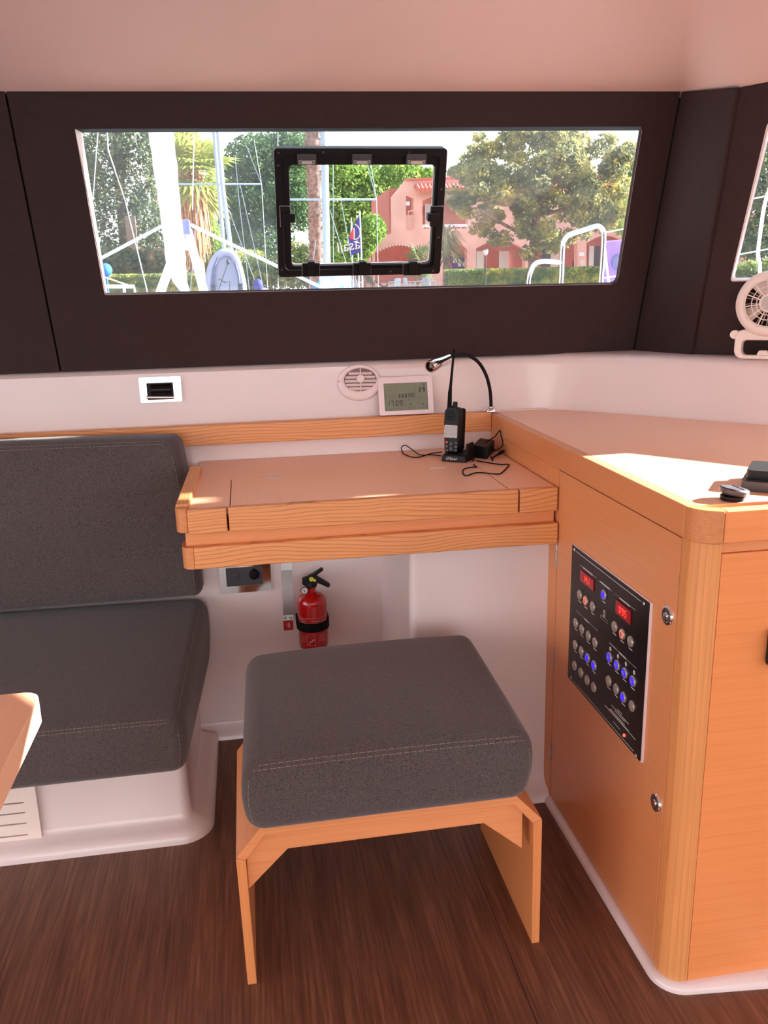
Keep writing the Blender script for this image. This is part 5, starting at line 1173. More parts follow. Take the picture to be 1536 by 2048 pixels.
tree('tree', 'dark green tree at the right edge of the long window', 'tree', 58, 1262, [(1250, 350, 30, 22), (1262, 330, 22, 18), (1240, 420, 26, 50), (1275, 400, 24, 40)], 5000, .16, 'leaf_hedge', [(1262, 480), (1262, 380)], .2, seed=7)
tree('tree', 'shaded tree behind the glass of the side window', 'tree', 44, 1560, [(1530, 300, 70, 70), (1490, 380, 60, 60), (1570, 400, 70, 60), (1540, 480, 80, 60), (1480, 470, 40, 50)], 9000, .15, 'leaf_dark', [(1560, 480), (1555, 380), (1550, 280)], .28, seed=8)
# trees continuing beyond the borders of the photo
for _k, (_x, _Y, _m, _l) in enumerate(((60, 52, 'leaf_dark', 'dark tree just beyond the left end of the long window'), (-130, 60, 'leaf_pine', 'green tree well beyond the left border of the photo'), (-350, 74, 'leaf_dark', 'farthest tree beyond the left border of the photo'),
                              (1720, 50, 'leaf_hedge', 'green tree just beyond the right border of the photo'), (1960, 72, 'leaf_dark', 'dark tree well beyond the right border of the photo'), (2250, 60, 'leaf_pine', 'farthest tree beyond the right border of the photo'))):
    tree('tree', _l, 'tree', _Y, _x, [(_x - 40, 330, 80, 60), (_x + 50, 360, 80, 70), (_x, 430, 110, 70), (_x - 60, 480, 60, 50), (_x + 60, 490, 60, 50), (_x, 290, 60, 40)], 6000, .26, _m, [(_x, 480), (_x + 3, 380), (_x, 300)], .28, seed=40 + _k)
# shrubs
def shrub(name, label, Y, blobs, n, leaf, mat, seed, cat='shrub', group=None):
    b = at(blobs[0][0], 560, Y); t = thing(name, (b.x, Y, GZ), label, cat, group)
    mb = MB(); mb.tube([V3((b.x, Y, GZ)), V3((b.x, Y, max(GZ + .3, at(blobs[0][0], blobs[0][1], Y).z)))], .05, 7); mb.build('stem', 'bark', t)
    foliage('foliage', Y, blobs, n, leaf, mat, t, seed); return t
shrub('shrub', 'yellow green leafy shrub beside the left palm', 43, [(415, 470, 26, 40), (400, 520, 30, 40), (430, 510, 26, 40), (405, 560, 36, 26)], 7000, .12, 'leaf_light', 11)
shrub('shrub', 'dark undergrowth below the stone pine', 46, [(500, 540, 50, 40), (560, 545, 50, 36), (600, 530, 40, 44), (470, 560, 30, 24), (640, 560, 40, 20)], 9000, .12, 'leaf_hedge', 12)
shrub('shrub', 'dark brown green bushes at the foot of the dark conifer', 40.5, [(240, 525, 50, 30), (300, 530, 40, 30), (190, 530, 30, 24)], 6000, .13, 'leaf_dark', 13)
shrub('shrub', 'light green bush between the flags and the pink wing', 60, [(745, 460, 28, 30), (730, 490, 22, 24), (680, 520, 22, 24), (710, 525, 26, 20)], 5000, .16, 'leaf_light', 14)
def hedge(label, Y, x0, x1, ytop, seed, n):
    a = at(x0, ytop, Y); b = at(x1, ytop - (x1 - x0) * .0234, Y); rg = random.Random(seed)
    verts = []; faces = []
    for i in range(n):
        p = V3((rg.uniform(a.x, b.x), Y + rg.uniform(0, 1.1), 0)); h = a.z - .04 * rg.random()
        r_ = rg.random()
        if r_ < .55: p.y = Y + rg.uniform(-.06, .08); p.z = rg.uniform(GZ - .02, h)
        else: p.z = h + rg.uniform(-.07, .06)
        nrm = V3((rg.gauss(0, 1), rg.gauss(0, 1) - .8, rg.gauss(0, 1) + .6)).normalized(); u = nrm.orthogonal().normalized(); w = nrm.cross(u); s = .055 * rg.uniform(.6, 1.4)
        i0 = len(verts); verts += [p - u * s, p - w * s * .6, p + u * s, p + w * s * .6]; faces.append((i0, i0 + 1, i0 + 2, i0 + 3))
    t = thing('hedge', ((a.x + b.x) / 2, Y + .5, GZ), label, 'hedge')
    me = bpy.data.meshes.new('leaves'); me.from_pydata([tuple(v - t.location) for v in verts], [], faces); me.materials.append(M['leaf_hedge'])
    o = bpy.data.objects.new('leaves', me); COL.objects.link(o); o.parent = t
    mb = MB(); mb.box((a.x + .05, Y + .03, GZ), (b.x - .05, Y + 1.0, a.z - .07)); mb.build('core', 'leaf_hedge', t, smooth=False)
hedge('long clipped hedge below the plane tree', 43, 897, 1262, 541, 21, 20000)
hedge('yellow tipped clipped hedge behind the white mast at left', 37, 204, 402, 552, 22, 10000)

# palms ---------------------------------------------------------------
def fan_leaf(mb, base, d, size, rg, blades=13, petiole=.5):
    d = d.normalized(); side = d.cross(V3((0, 0, 1)));
    side = side.normalized() if side.length > .1 else V3((1, 0, 0))
    up = side.cross(d); hub = base + d * size * petiole
    mb.tube([base, hub], size * .012, 4)
    for k in range(blades):
        a = R(-115 + 230 * k / (blades - 1)); dd = (d * math.cos(a) + side * math.sin(a)).normalized()
        tip = hub + dd * size * .62 * (1 - .15 * abs(math.sin(a))) + V3((0, 0, -.10 * size)); wv = (side * math.cos(a) - d * math.sin(a)) * size * .035
        mid = hub + dd * size * .34
        mb._add([hub, mid - wv, tip, mid + wv + up * size * .02], [(0, 1, 2, 3)])
def palm(name, label, Y, cx, cy, size_px, n, seed, mat='leaf_palm', trunk_r=.25, skirt=0, base_py=580):
    k = pxm(Y); rg = random.Random(seed); c = at(cx, cy, Y); t = thing(name, (c.x, Y, GZ), label, 'palm')
    mb = MB(); mb.tube([V3((c.x, Y, GZ - .02)), V3((c.x, Y, GZ + .5)), c], [trunk_r * 1.2, trunk_r, trunk_r * .9], 12); mb.build('trunk', 'palm_bark', t)
    mb = MB()
    for i in range(n):
        el = R(rg.uniform(-62, 80)); az = rg.uniform(0, 6.28); d = V3((math.cos(az) * math.cos(el), math.sin(az) * math.cos(el), math.sin(el)))
        fan_leaf(mb, c, d, size_px * k * rg.uniform(.8, 1.1), rg)
    mb.build('fronds', mat, t, smooth=False, fix=False)
    if skirt:
        mb = MB()
        for i in range(260):
            az = rg.uniform(0, 6.28); r0 = trunk_r * rg.uniform(.6, 2.0); z0 = c.z - rg.uniform(-.1, .6) * skirt * k * .5; L_ = skirt * k * rg.uniform(.4, 1.0)
            p0 = V3((c.x + r0 * math.cos(az), Y + r0 * math.sin(az), z0)); p1 = p0 + V3((math.cos(az) * .25 * r0, math.sin(az) * .25 * r0, -L_)); w = V3((-math.sin(az), math.cos(az), 0)) * .05
            mb._add([p0 - w, p0 + w, p1 + w * .5, p1 - w * .5], [(0, 1, 2, 3)])
        mb.build('dry_skirt', 'skirt', t, smooth=False, fix=False)
    return t
palm('palm_tree', 'fan palm with a hanging dry skirt right of the white furled sail', 40, 380, 345, 92, 52, 31, trunk_r=.34, skirt=150)
palm('dwarf_palm', 'low fan palm in front of the arched wing of the pink building', 53, 836, 528, 42, 22, 32, 'leaf_grey', .12)
palm('dwarf_palm', 'small low palm at the foot of the banner flags', 45, 728, 548, 30, 16, 33, 'leaf_grey', .10)
# bare palm trunk
c0 = V3((at(634, 560, 34).x, 34, GZ)); pt_ = thing('palm_tree', c0, 'tall shaggy palm trunk behind the mast in the hatch pane', 'palm')
mb = MB(); kk = pxm(34); P = [c0] + [at(px, py, 34) for px, py in ((634, 500), (633, 420), (630, 340), (627, 260), (624, 150), (622, 60))]
n_ = len(P); mb.tube(smooth_path(P, 6), [16 * kk * (1 + .10 * math.sin(i * 2.4)) for i in range((n_ - 1) * 6 + 1)], 14); tk = mb.build('trunk', 'palm_bark', pt_)
mb = MB(); rg = random.Random(5)
for i in range(420):
    t = rg.uniform(.03, .98) * (n_ - 1); j = int(t); p = P[j].lerp(P[j + 1], t - j); az = rg.uniform(0, 6.28); d = V3((math.cos(az), math.sin(az), .0)); q = p + d * 16 * kk; w = V3((-math.sin(az), math.cos(az), 0)) * .06
    mb._add([q - w, q + w, q + d * .10 + V3((0, 0, .14)) + w * .4, q + d * .10 + V3((0, 0, .14)) - w * .4], [(0, 1, 2, 3)])
mb.build('leaf_stubs', 'palm_bark', tk, smooth=False, fix=False)
# yucca and banana
yc = thing('yucca', V3((at(893, 560, 45).x, 45, GZ)), 'drooping grey green yucca right of the hatch', 'plant')
mb = MB(); cy_ = at(893, 480, 45); mb.tube([yc.location, cy_], [.22, .16], 8); mb.build('stem', 'palm_bark', yc)
mb = MB(); rg = random.Random(9); kk = pxm(45)
for i in range(240):
    az = rg.uniform(0, 6.28); el = R(rg.uniform(-30, 75)); L_ = kk * rg.uniform(36, 62); b = cy_ + V3((0, 0, rg.uniform(-.9, .3)))
    d = V3((math.cos(az) * math.cos(el), math.sin(az) * math.cos(el), math.sin(el))); m_ = b + d * L_ * .5; tip = m_ + V3((d.x, d.y, -.9)).normalized() * L_ * .6; w = V3((-math.sin(az), math.cos(az), 0)) * .045
    mb._add([b - w * .6, b + w * .6, m_ + w, tip, m_ - w], [(0, 1, 2, 4), (2, 3, 4)])
mb.build('leaves', 'leaf_grey', yc, smooth=False, fix=False)
bn = thing('banana_plant', V3((at(1246, 560, 50.0).x, 50.0, GZ)), 'banana plant with broad leaves at the right edge of the long window', 'plant')
mb = MB(); bb_ = at(1246, 470, 50.0); mb.tube([bn.location, bb_], [.16, .10], 8); mb.build('stem', 'leaf_palm', bn)
for k, (px, py) in enumerate(((1232, 362), (1252, 352), (1262, 390), (1228, 410), (1258, 430), (1240, 385))):
    mb = MB(); tip = at(px, py, 50.0 + .4 * ((k % 3) - 1)); d = tip - bb_; s = d.cross(V3((0, 1, 0))).normalized() * .26
    R_ = [[bb_ + d * t + V3((0, 0, .25 * math.sin(math.pi * t))) + s * w * math.sin(math.pi * (.08 + .92 * t)) ** .7 + V3((0, .05 * abs(w), 0)) for w in (-1, -.5, 0, .5, 1)] for t in [i / 8 for i in range(9)]]
    mb.strip(None, R_); mb.build('leaf', 'leaf_palm', bn, fix=False)

# pink building -------------------------------------------------------
YB = 62.0; B0 = at(785, 560, YB)
bl = thing('building', (at(1000, 560, YB).x, YB + 4, GZ), 'pink stuccoed building with arches and a clay tile roof across the quay', 'building')
FBd = frame((0, YB, 0), (1, 0, 0), (0, 0, 1), (0, -1, 0))
def bp(px, py): q = at(px, py, YB); return (q.x, q.z)
def archhole(x0, x1, ysp, ypk, ybot, n=12):
    pts = [bp(x0, ybot), bp(x0, ysp)]
    for k in range(1, n):
        t = k / n; pts.append(bp(x0 + (x1 - x0) * t, ysp - (ysp - ypk) * math.sin(math.pi * t)))
    return pts + [bp(x1, ysp), bp(x1, ybot)]
zg = GZ
outer = [(bp(724, 570)[0], zg), bp(724, 487), bp(737, 481.5), bp(785, 466), bp(785, 393), bp(811, 361), bp(1000, 354), bp(1500, 340), (bp(1500, 560)[0], zg)]
holes = [archhole(750, 848, 505, 489, 566), archhole(729, 736.5, 505, 495, 568), [bp(812, 430), bp(812, 391), bp(827, 397), bp(827, 430)], archhole(845, 936, 402, 388, 457),
         archhole(886, 934, 497, 484, 562), archhole(952, 1050, 497, 480, 560), archhole(1075, 1155, 488, 478, 558), archhole(1173, 1260, 486, 470, 556)]
mb = MB(); mb.plate(outer, holes, -.7, FBd); mb.build('facade', 'pink_wall', bl, smooth=False)
mb = MB(); q0 = bp(724, 500); q1 = bp(1500, 500); mb.box((bp(786, 0)[0], YB + 3.2, zg), (q1[0], YB + 12, bp(900, 366)[1])); mb.box((q0[0] + .2, YB + 2.6, zg), (bp(860, 0)[0], YB + 8, bp(785, 470)[1])); mb.build('inner_wall', 'terracotta_shade', bl, smooth=False)
mb = MB(); zt0 = bp(900, 371)[1]; zt1 = bp(900, 384)[1]; xa_ = bp(828, 375)[0]; xb_ = bp(1500, 375)[0]; nT = 90
mb.hexa([V3((xa_, YB - .9, zt1 - .05)), V3((xb_, YB - .9, zt1 + .25)), V3((xb_, YB, zt0 + .2)), V3((xa_, YB, zt0 - .1))], [V3((xa_, YB - .9, zt1 + .05)), V3((xb_, YB - .9, zt1 + .35)), V3((xb_, YB, zt0 + .32)), V3((xa_, YB, zt0 + .02))])
for k in range(nT):
    t = (k + .5) / nT; x = xa_ + (xb_ - xa_) * t; dz = .3 * t
    mb.tube([V3((x, YB - 1.0, zt1 + .05 + dz)), V3((x + .05, YB, zt0 + .04 + dz))], .13, 8)
mb.build('roof_tiles', 'tile', bl)
mb = MB(); mb.plate([bp(811, 361), bp(1000, 354), bp(1500, 340), bp(1500, 336), bp(1000, 350.5), bp(812, 357.5)], [], -1.2, FBd, .15); mb.build('ridge', 'tile', bl, smooth=False)
mb = MB(); a_ = bp(812.5, 410.5); b_ = bp(820, 402.5); mb.box((a_[0], YB + .1, a_[1]), (b_[0], YB + .6, b_[1])); mb.build('air_conditioner', 'white_paint', bl)
mb = MB(); mb.plate([bp(815.5, 458), bp(815.5, 422), bp(827.5, 420), bp(827.5, 456)], [[bp(816.8, 456), bp(816.8, 424), bp(826.3, 422.3), bp(826.3, 454.5)]], .12, FBd); mb.build('blind_panel', 'pink_wall', bl, smooth=False)
mb = MB(); a_ = bp(846, 457); b_ = bp(934, 448)
mb.box((a_[0], YB - .05, b_[1] - .08), (b_[0], YB + .05, b_[1])); mb.box((a_[0], YB - .05, a_[1] + .08), (b_[0], YB + .05, a_[1] + .2))
for k in range(8): x = a_[0] + (b_[0] - a_[0]) * k / 7; mb.box((x - .03, YB - .03, a_[1]), (x + .03, YB + .03, b_[1]))
mb.build('balcony_rail', 'white_paint', bl, smooth=False)
for (x0, x1, y0, y1) in ((952, 967, 502, 545), (997, 1017, 502, 545), (1100, 1117, 495, 545), (1176, 1188, 492, 545), (850, 862, 408, 456)):
    a_ = at(x0, y1, YB + 3.1); b_ = at(x1, y0, YB + 3.1); mb = MB(); mb.box((a_.x, YB + 3.0, a_.z), (b_.x, YB + 3.15, b_.z)); mb.build('door', 'steel_soft', bl, smooth=False)['label'] = 'grey door'
for (x0, x1, y0, y1) in ((904, 934, 515, 537), (1145, 1154, 522, 540), (1187, 1200, 492, 548), (1082, 1100, 497, 540)):
    a_ = at(x0, y1, YB + 1.0); b_ = at(x1, y0, YB + 1.0); mb = MB(); mb.box((a_.x, YB + .95, a_.z), (b_.x, YB + 1.05, b_.z)); o = mb.build('notice_board', 'navy' if x0 == 904 else 'dark_grey', bl, smooth=False)
    if x0 == 904:
        for (u0, u1, w0, w1) in ((906, 914, 517, 526), (925, 931.5, 524, 533), (916, 922, 519, 533)):
            a_ = at(u0, w1, YB + .94); b_ = at(u1, w0, YB + .94); mb = MB(); mb.box((a_.x, YB + .91, a_.z), (b_.x, YB + .95, b_.z)); mb.build('paper', 'dial', o, smooth=False)
a_ = bp(1158, 512); b_ = bp(1168, 504.5); mb = MB(); mb.box((a_[0], YB - .06, a_[1]), (b_[0], YB, b_[1])); mb.build('wall_sign', 'white_paint', bl, smooth=False)
q = bp(1164, 525); mb = MB(); mb.lathe([(.22, 0), (.22, .06), (0, .07)], (q[0], YB - .005, q[1]), (0, -1, 0), 20); mb.build('round_sign', 'dial', bl)
mb = MB()
for k in range(15):
    t = (k + .5) / 15; q = at(752 + 94 * t, 505 - 15 * math.sin(math.pi * t), YB - .1); mb.ellipsoid(q, (.055, .055, .055), 6, 4)
mb.build('string_lights', 'white_paint', bl)
# terracotta wall at left
mb = MB(); a_ = at(203, 548, 52); b_ = at(300, 512, 52); mb.box((a_.x, 52, GZ), (b_.x, 52.3, b_.z)); tag(mb.build('garden_wall', 'terracotta_shade', smooth=False), 'low terracotta garden wall behind the hedge at the far left', 'wall')
pg_ = thing('pergola', (at(266, 560, 46).x, 46, GZ), 'weathered timber pergola post and beam in front of the dark conifer', 'pergola')
mb = MB(); a_ = at(262, 560, 46); b_ = at(270, 432, 46); mb.box((a_.x, 45.9, GZ), (b_.x, 46.1, b_.z)); mb.build('post', 'timber', pg_)
mb = MB(); a_ = at(266, 506, 45.8); b_ = at(345, 496, 45.8); mb.box((a_.x, 45.75, a_.z), (b_.x, 45.9, b_.z)); mb.build('beam', 'timber', pg_)
# street lamp
LY = 41.5; lpst = thing('street_lamp', (at(971, 560, LY).x, LY, GZ), 'garden lamp post with a white globe lantern by the hedge', 'lamp')
bx = lpst.location.x; zt = at(971, 511, LY).z
mb = MB(); mb.tube([V3((bx, LY, GZ)), V3((bx, LY, zt))], .035, 8); mb.build('post', 'dark_grey', lpst)
mb = MB(); k = pxm(LY); mb.lathe([(.03, 0), (4.2 * k, 3 * k), (5 * k, 9 * k), (4.6 * k, 11 * k)], (bx, LY, zt), (0, 0, 1), 16); mb.build('lantern', 'dial', lpst)
mb = MB(); mb.lathe([(5.4 * k, 11 * k), (4 * k, 13 * k), (0, 14.5 * k)], (bx, LY, zt), (0, 0, 1), 16); mb.build('cap', 'dark_grey', lpst)
# plastic chairs
def chair_mb():
    mb = MB()
    mb.hexa([(-.23, -.22, .42), (.23, -.22, .42), (.20, .22, .40), (-.20, .22, .40)], [(-.23, -.22, .45), (.23, -.22, .45), (.20, .22, .43), (-.20, .22, .43)])
    for sx in (-1, 1):
        mb.tube([(sx * .25, -.25, 0), (sx * .22, -.20, .43)], [.024, .03], 6); mb.tube([(sx * .25, .30, 0), (sx * .20, .20, .43)], [.024, .03], 6)
        mb.tube([(sx * .22, .21, .40), (sx * .21, .29, .80)], .026, 6); mb.tube([(sx * .23, -.21, .43), (sx * .26, -.19, .64), (sx * .25, .27, .66)], .026, 6)
    for k in range(5):
        x = -.15 + .075 * k; mb.hexa([(x - .025, .21, .43), (x + .025, .21, .43), (x + .025, .23, .43), (x - .025, .23, .43)], [(x - .028, .29, .80), (x + .028, .29, .80), (x + .028, .31, .80), (x - .028, .31, .80)])
    mb.tube([(-.22, .29, .79), (0, .31, .83), (.22, .29, .79)], .028, 6)
    return mb
ch0 = None
CL = ['white plastic armchair leftmost of the row below the hatch', 'white plastic armchair second from the left below the hatch', 'white plastic armchair alone in the middle beside the trestle table',
      'white plastic armchair right of the lone middle chair', 'white plastic armchair second from the right end of the row', 'white plastic armchair at the right end of the row near the hedge']
for i, (px, rz) in enumerate(((693, .6), (716, 2.6), (789, -.9), (821, 1.9), (842, -2.4), (862, .4))):
    if ch0 is None: ch0 = o = chair_mb().build('plastic_chair', 'white_paint')
    else: o = ch0.copy(); COL.objects.link(o)
    p = at(px, 560, 47.5); o.location = (p.x, 47.5 + .3 * (i % 2), GZ); o.rotation_euler = (0, 0, rz); tag(o, CL[i], 'chair', 'plastic chairs on the quay')
tr_ = thing('trestle_table', (at(768, 560, 49).x, 49, GZ), 'small brown trestle table with crossed legs between the plastic chairs', 'table')
x_ = tr_.location.x
mb = MB(); mb.box((x_ - .55, 48.7, GZ + .72), (x_ + .55, 49.3, GZ + .76)); mb.build('table_top', 'timber', tr_)
for sy in (48.75, 49.25):
    mb = MB(); mb.tube([V3((x_ - .45, sy, GZ)), V3((x_ + .45, sy, GZ + .72))], .03, 5); mb.tube([V3((x_ + .45, sy, GZ)), V3((x_ - .45, sy, GZ + .72))], .03, 5); mb.build('crossed_legs', 'timber', tr_)

# banner flags --------------------------------------------------------
FYn = 38.0
fl = thing('banner_flag', (at(721, 560, FYn).x, FYn, GZ), 'navy feather banner with a red and white disc and mirrored lettering', 'flag')
mb = MB(); mb.tube([V3((at(725, 560, FYn).x, FYn, GZ)), at(719.5, 422, FYn)], .03, 6); mb.build('pole', 'white_paint', fl)
FFl = frame((0, FYn, 0), (1, 0, 0), (0, 0, 1), (0, -1, 0))
def fp(cx, cy): q = at(600 + cx / 5.12, 420 + cy / 5.12, FYn); return (q.x, q.z)
mb = MB(); mb.plate([fp(*p) for p in ((615, 60), (590, 75), (560, 140), (530, 210), (500, 290), (505, 420), (525, 470), (560, 450), (632, 430), (622, 250))], [], .02, FFl, -.01); bc = mb.build('cloth', 'navy', fl, smooth=False)
mb = MB(); mb.plate([fp(*p) for p in ((552, 185), (530, 215), (505, 285), (535, 300), (553, 300), (550, 240))], [], .01, FFl, .011); mb.build('red_sector', 'red_flag', bc, smooth=False)
mb = MB()
def fline(pts, t=.05):
    for a, b in zip(pts, pts[1:]):
        a = V3((*fp(*a), 0)); b = V3((*fp(*b), 0)); d = (b - a).normalized(); n = V3((-d.y, d.x, 0)) * t / 2
        mb.plate([tuple((a + n)[:2]), tuple((a - n)[:2]), tuple((b - n)[:2]), tuple((b + n)[:2])], [], .01, FFl, .012)
fline([(562, 145), (590, 165), (612, 200), (616, 250), (600, 285), (575, 300), (553, 300), (556, 240), (552, 185)])
q = fp(568, 312); mb.plate(circ(q[0], q[1], .10, 14)[0:1] + [c for c in circ(q[0], q[1], .10, 14) if c[1] < q[1]] , [], .01, FFl, .012)
q = fp(622, 390); X = frame(V3((q[0], FYn - .012, q[1])), V3((-.99, 0, -.18)).normalized(), V3((-.12, 0, .99)).normalized(), (0, -1, 0)); text_into(mb, 'asail', X, .62, 'LEFT', .004)
mb.build('printed_marks', 'print', bc)
for (px, py, lab) in ((702.5, 436, 'bare white flag pole with a pale pennant left of the navy banner'), (714, 431, 'thin white flag pole just behind the navy banner')):
    t = thing('flag_pole', (at(px + 4, 560, 38.6).x, 38.6, GZ), lab, 'flag pole'); mb = MB(); mb.tube([t.location, at(px, py, 38.6)], .025, 6); mb.build('pole', 'white_paint', t)
    if px < 710:
        mb = MB(); F2 = frame((0, 38.6, 0), (1, 0, 0), (0, 0, 1), (0, -1, 0)); f2 = lambda x, y: (at(x, y, 38.6).x, at(x, y, 38.6).z); mb.plate([f2(702, 437), f2(705, 445), f2(705.5, 462), f2(703, 474), f2(701, 470)], [], .02, F2); mb.build('pennant', 'white_paint', t, smooth=False)

# boats ---------------------------------------------------------------
def hull(mb, cx, cy, L_, B_, zt, rot=0):
    X = Matrix.Translation((cx, cy, 0)) @ Matrix.Rotation(rot, 4, 'Z'); rows = []
    for i in range(13):
        t = i / 12; y = (t - .5) * L_; w = B_ / 2 * (math.sin(math.pi * min(1, .30 + .70 * (1 - t)) * .5 + 0) if t > .0 else .9) * (1 if t < .45 else math.cos((t - .45) / .55 * math.pi / 2) ** .8); w = max(w, .02)
        rows.append([X @ V3((sx * w * k, y, z)) for sx, k, z in ((-1, 1, zt), (-1, .92, zt - .6), (-1, .5, -1.2), (1, .5, -1.2), (1, .92, zt - .6), (1, 1, zt), (-1, 1, zt + .001))])
    mb.strip(None, rows); return mb
def rig(name, label, Y, mast, r, spreaders=(), shrouds=(), bx=None):
    b = at(mast[-1][0], mast[-1][1], Y); t = thing(name, (b.x, Y, -.9), label, 'sailboat')
    mb = MB(); hull(mb, b.x, Y, 4.1, 1.9, .50); mb.build('hull', 'white_paint', t)
    mb = MB(); mb.tube([V3((b.x, Y, .4))] + [at(px, py, Y) for px, py in reversed(mast)], r, 12); mb.build('mast', 'mast_shade', t)
    for a, c in spreaders: mb = MB(); mb.tube([at(*a, Y), at(*c, Y)], max(.014, r * .3), 6); mb.build('spreader', 'mast_shade', t)
    for pts in shrouds: mb = MB(); mb.tube([at(p[0], p[1], Y) for p in pts], .0050 * Y / 12, 5); mb.build('shroud', 'mast_shade', t)
    return t
rig('sailboat', 'sailboat with a slim white mast and a cross bar left of the hatch', 14.0, [(434, 150), (436, 262), (446, 380), (462, 500), (472, 588)], .036,
    [((350, 368), (523, 368))], [((508, 280), (523, 368), (536, 590)), ((492, 290), (523, 368)), ((470, 310), (478, 400), (500, 590)), ((458, 420), (520, 590)), ((480, 368), (530, 590)), ((400, 368), (380, 590))])
rig('sailboat', 'sailboat with a second white mast standing just left of the slim one', 23.0, [(424, 150), (428, 262), (438, 380), (448, 500), (455, 588)], .050, [], [((556, 262), (555, 300)), ((556, 555), (557, 590))])
rig('sailboat', 'sailboat whose thick white mast crosses the hatch pane', 18.6, [(646, 100), (648, 262), (651, 400), (655, 588)], .078,
    [((560, 399), (753, 399))], [((735, 330), (753, 399), (757, 590)), ((742, 330), (753, 399)), ((666, 262), (667, 590)), ((637, 262), (640, 420), (642, 590)), ((632, 480), (617, 590)), ((660, 420), (698, 545), (706, 590)), ((682, 400), (708, 545), (720, 590))])
bt_ = tag(MB().build('x', 'blue'), None) if False else None
bd_ = thing('sail_cover', (at(648, 575, 15.5).x, 15.5, .4), 'bright blue sail cover bundled round the foot of the thick mast', 'cover')
mb = MB(); a_ = at(634, 585, 15.5); b_ = at(677, 570, 15.5); mb.ellipsoid((a_.x + .05, 15.6, at(634, 583, 15.5).z), (.13, .12, .17)); mb.ellipsoid((b_.x - .02, 15.6, at(677, 576, 15.5).z), (.13, .12, .15)); mb.ellipsoid(((a_.x + b_.x) / 2, 15.8, a_.z - .1), (.34, .2, .14)); mb.cyl(((a_.x + b_.x) / 2, 15.8, -.96), ((a_.x + b_.x) / 2, 15.8, a_.z - .1), .05); mb.build('canvas', 'blue', bd_)
mb = MB(); mb.ellipsoid(((a_.x + b_.x) / 2 - .02, 15.35, at(650, 577, 15.5).z), (.15, .12, .16)); mb.ellipsoid(((a_.x + b_.x) / 2 + .16, 15.3, at(668, 565, 15.5).z), (.08, .07, .10)); mb.build('white_bundle', 'sailcloth', bd_)
mb = MB(); ca_ = at(672, 545, 16.2); mb.ellipsoid((ca_.x, 16.4, ca_.z - .12), (.30, .12, .22)); tag(mb.build('folded_canopy', 'white_paint'), 'pale grey folded canopy behind the thick mast', 'canopy')
# the near white furled sail with its strut frame
YS = 7.5
fs = thing('furled_sail', (at(340, 560, YS).x, YS, -.9), 'big white furled sail hanging in front of the left part of the window', 'sail')
mb = MB(); hull(mb, at(340, 560, YS).x - .3, YS + 1.2, 3.4, 2.0, .62); mb.build('hull', 'white_paint', fs)
ks = pxm(YS); pts = [(310, 120, 20), (322, 262, 22.5), (330, 330, 22), (338, 400, 20), (345, 460, 19), (352, 520, 19), (360, 560, 14), (374, 586, 5)]
mb = MB(); mb.tube(smooth_path([at(px, py, YS) for px, py, r_ in pts], 4), [ (pts[i // 4][2] * (1 - (i % 4) / 4) + pts[min(i // 4 + 1, len(pts) - 1)][2] * (i % 4) / 4) * ks * (1 + .04 * math.sin(i * 1.7)) for i in range((len(pts) - 1) * 4 + 1)], 18); mb.build('sail_roll', 'sailcloth', fs)
mb = MB(); mb.tube([V3((at(360, 588, YS + .05).x, YS + .25, .5)), at(362, 560, YS + .25), at(356, 500, YS + .25)], 8 * ks, 10); mb.build('mast_foot', 'hypalon_grey', fs)
for a, c in (((368, 452), (318, 592)), ((376, 462), (410, 592))):
    mb = MB(); p = at(*a, YS + .1); q = at(*c, YS - .2); e = q + (q - p) * .55; mb.tube([p, q, e], 8.5 * ks, 10); mb.build('strut', 'white_paint', fs)
mb = MB(); c = at(371, 455, YS + .1); mb.box((c.x - 10 * ks, YS, c.z - 13 * ks), (c.x + 10 * ks, YS + .12, c.z + 13 * ks)); mb.build('bracket', 'hypalon_grey', fs, bevel=.01)
mb = MB(); c = at(378, 492, YS + .1); mb.box((c.x - 18 * ks, YS + .04, c.z - 8 * ks), (c.x + 6 * ks, YS + .10, c.z + 14 * ks)); mb.build('gusset', 'white_paint', fs)
for a, c in (((330, 449), (180, 528)), ((382, 450), (720, 612))):
    mb = MB(); mb.tube([at(*a, YS + .05), at(*c, YS + .05)], 3.2 * ks, 8); mb.build('boom_strut', 'white_paint', fs)
for pts in (((214, 262), (216, 300), (250, 400), (296, 590)), ((196, 262), (186, 400)), ((385, 420), (388, 262))):
    mb = MB(); mb.tube([at(px, py, YS + 1.2) for px, py in pts], .006, 5); mb.build('stay', 'steel_soft', fs)
# white rail with blue fender, lower left corner
wr_ = thing('guard_rail', (at(240, 585, 9.5).x, 9.5, .62), 'white tubular guard rail at the lower left corner of the window', 'railing')
mb = MB(); mb.tube([at(195, 573, 9.5), at(268, 573, 9.5), at(271, 592, 9.5), at(273, 610, 9.5) + V3((0, 0, -.4))], .02, 8); mb.tube([at(248, 573, 9.5), at(248, 592, 9.5) + V3((0, 0, -.6))], .016, 8); mb.tube([at(205, 553, 9.6), at(255, 570, 9.6)], .008, 6); mb.build('rail', 'white_paint', wr_)
mb = MB(); c = at(212, 540, 10.5); mb.ellipsoid(c, (.07, .07, .075)); mb.tube([c + V3((0, 0, -.07)), V3((c.x, c.y, -.96))], .012, 6); tag(mb.build('fender', 'blue'), 'blue ball fender above the white guard rail', 'fender')
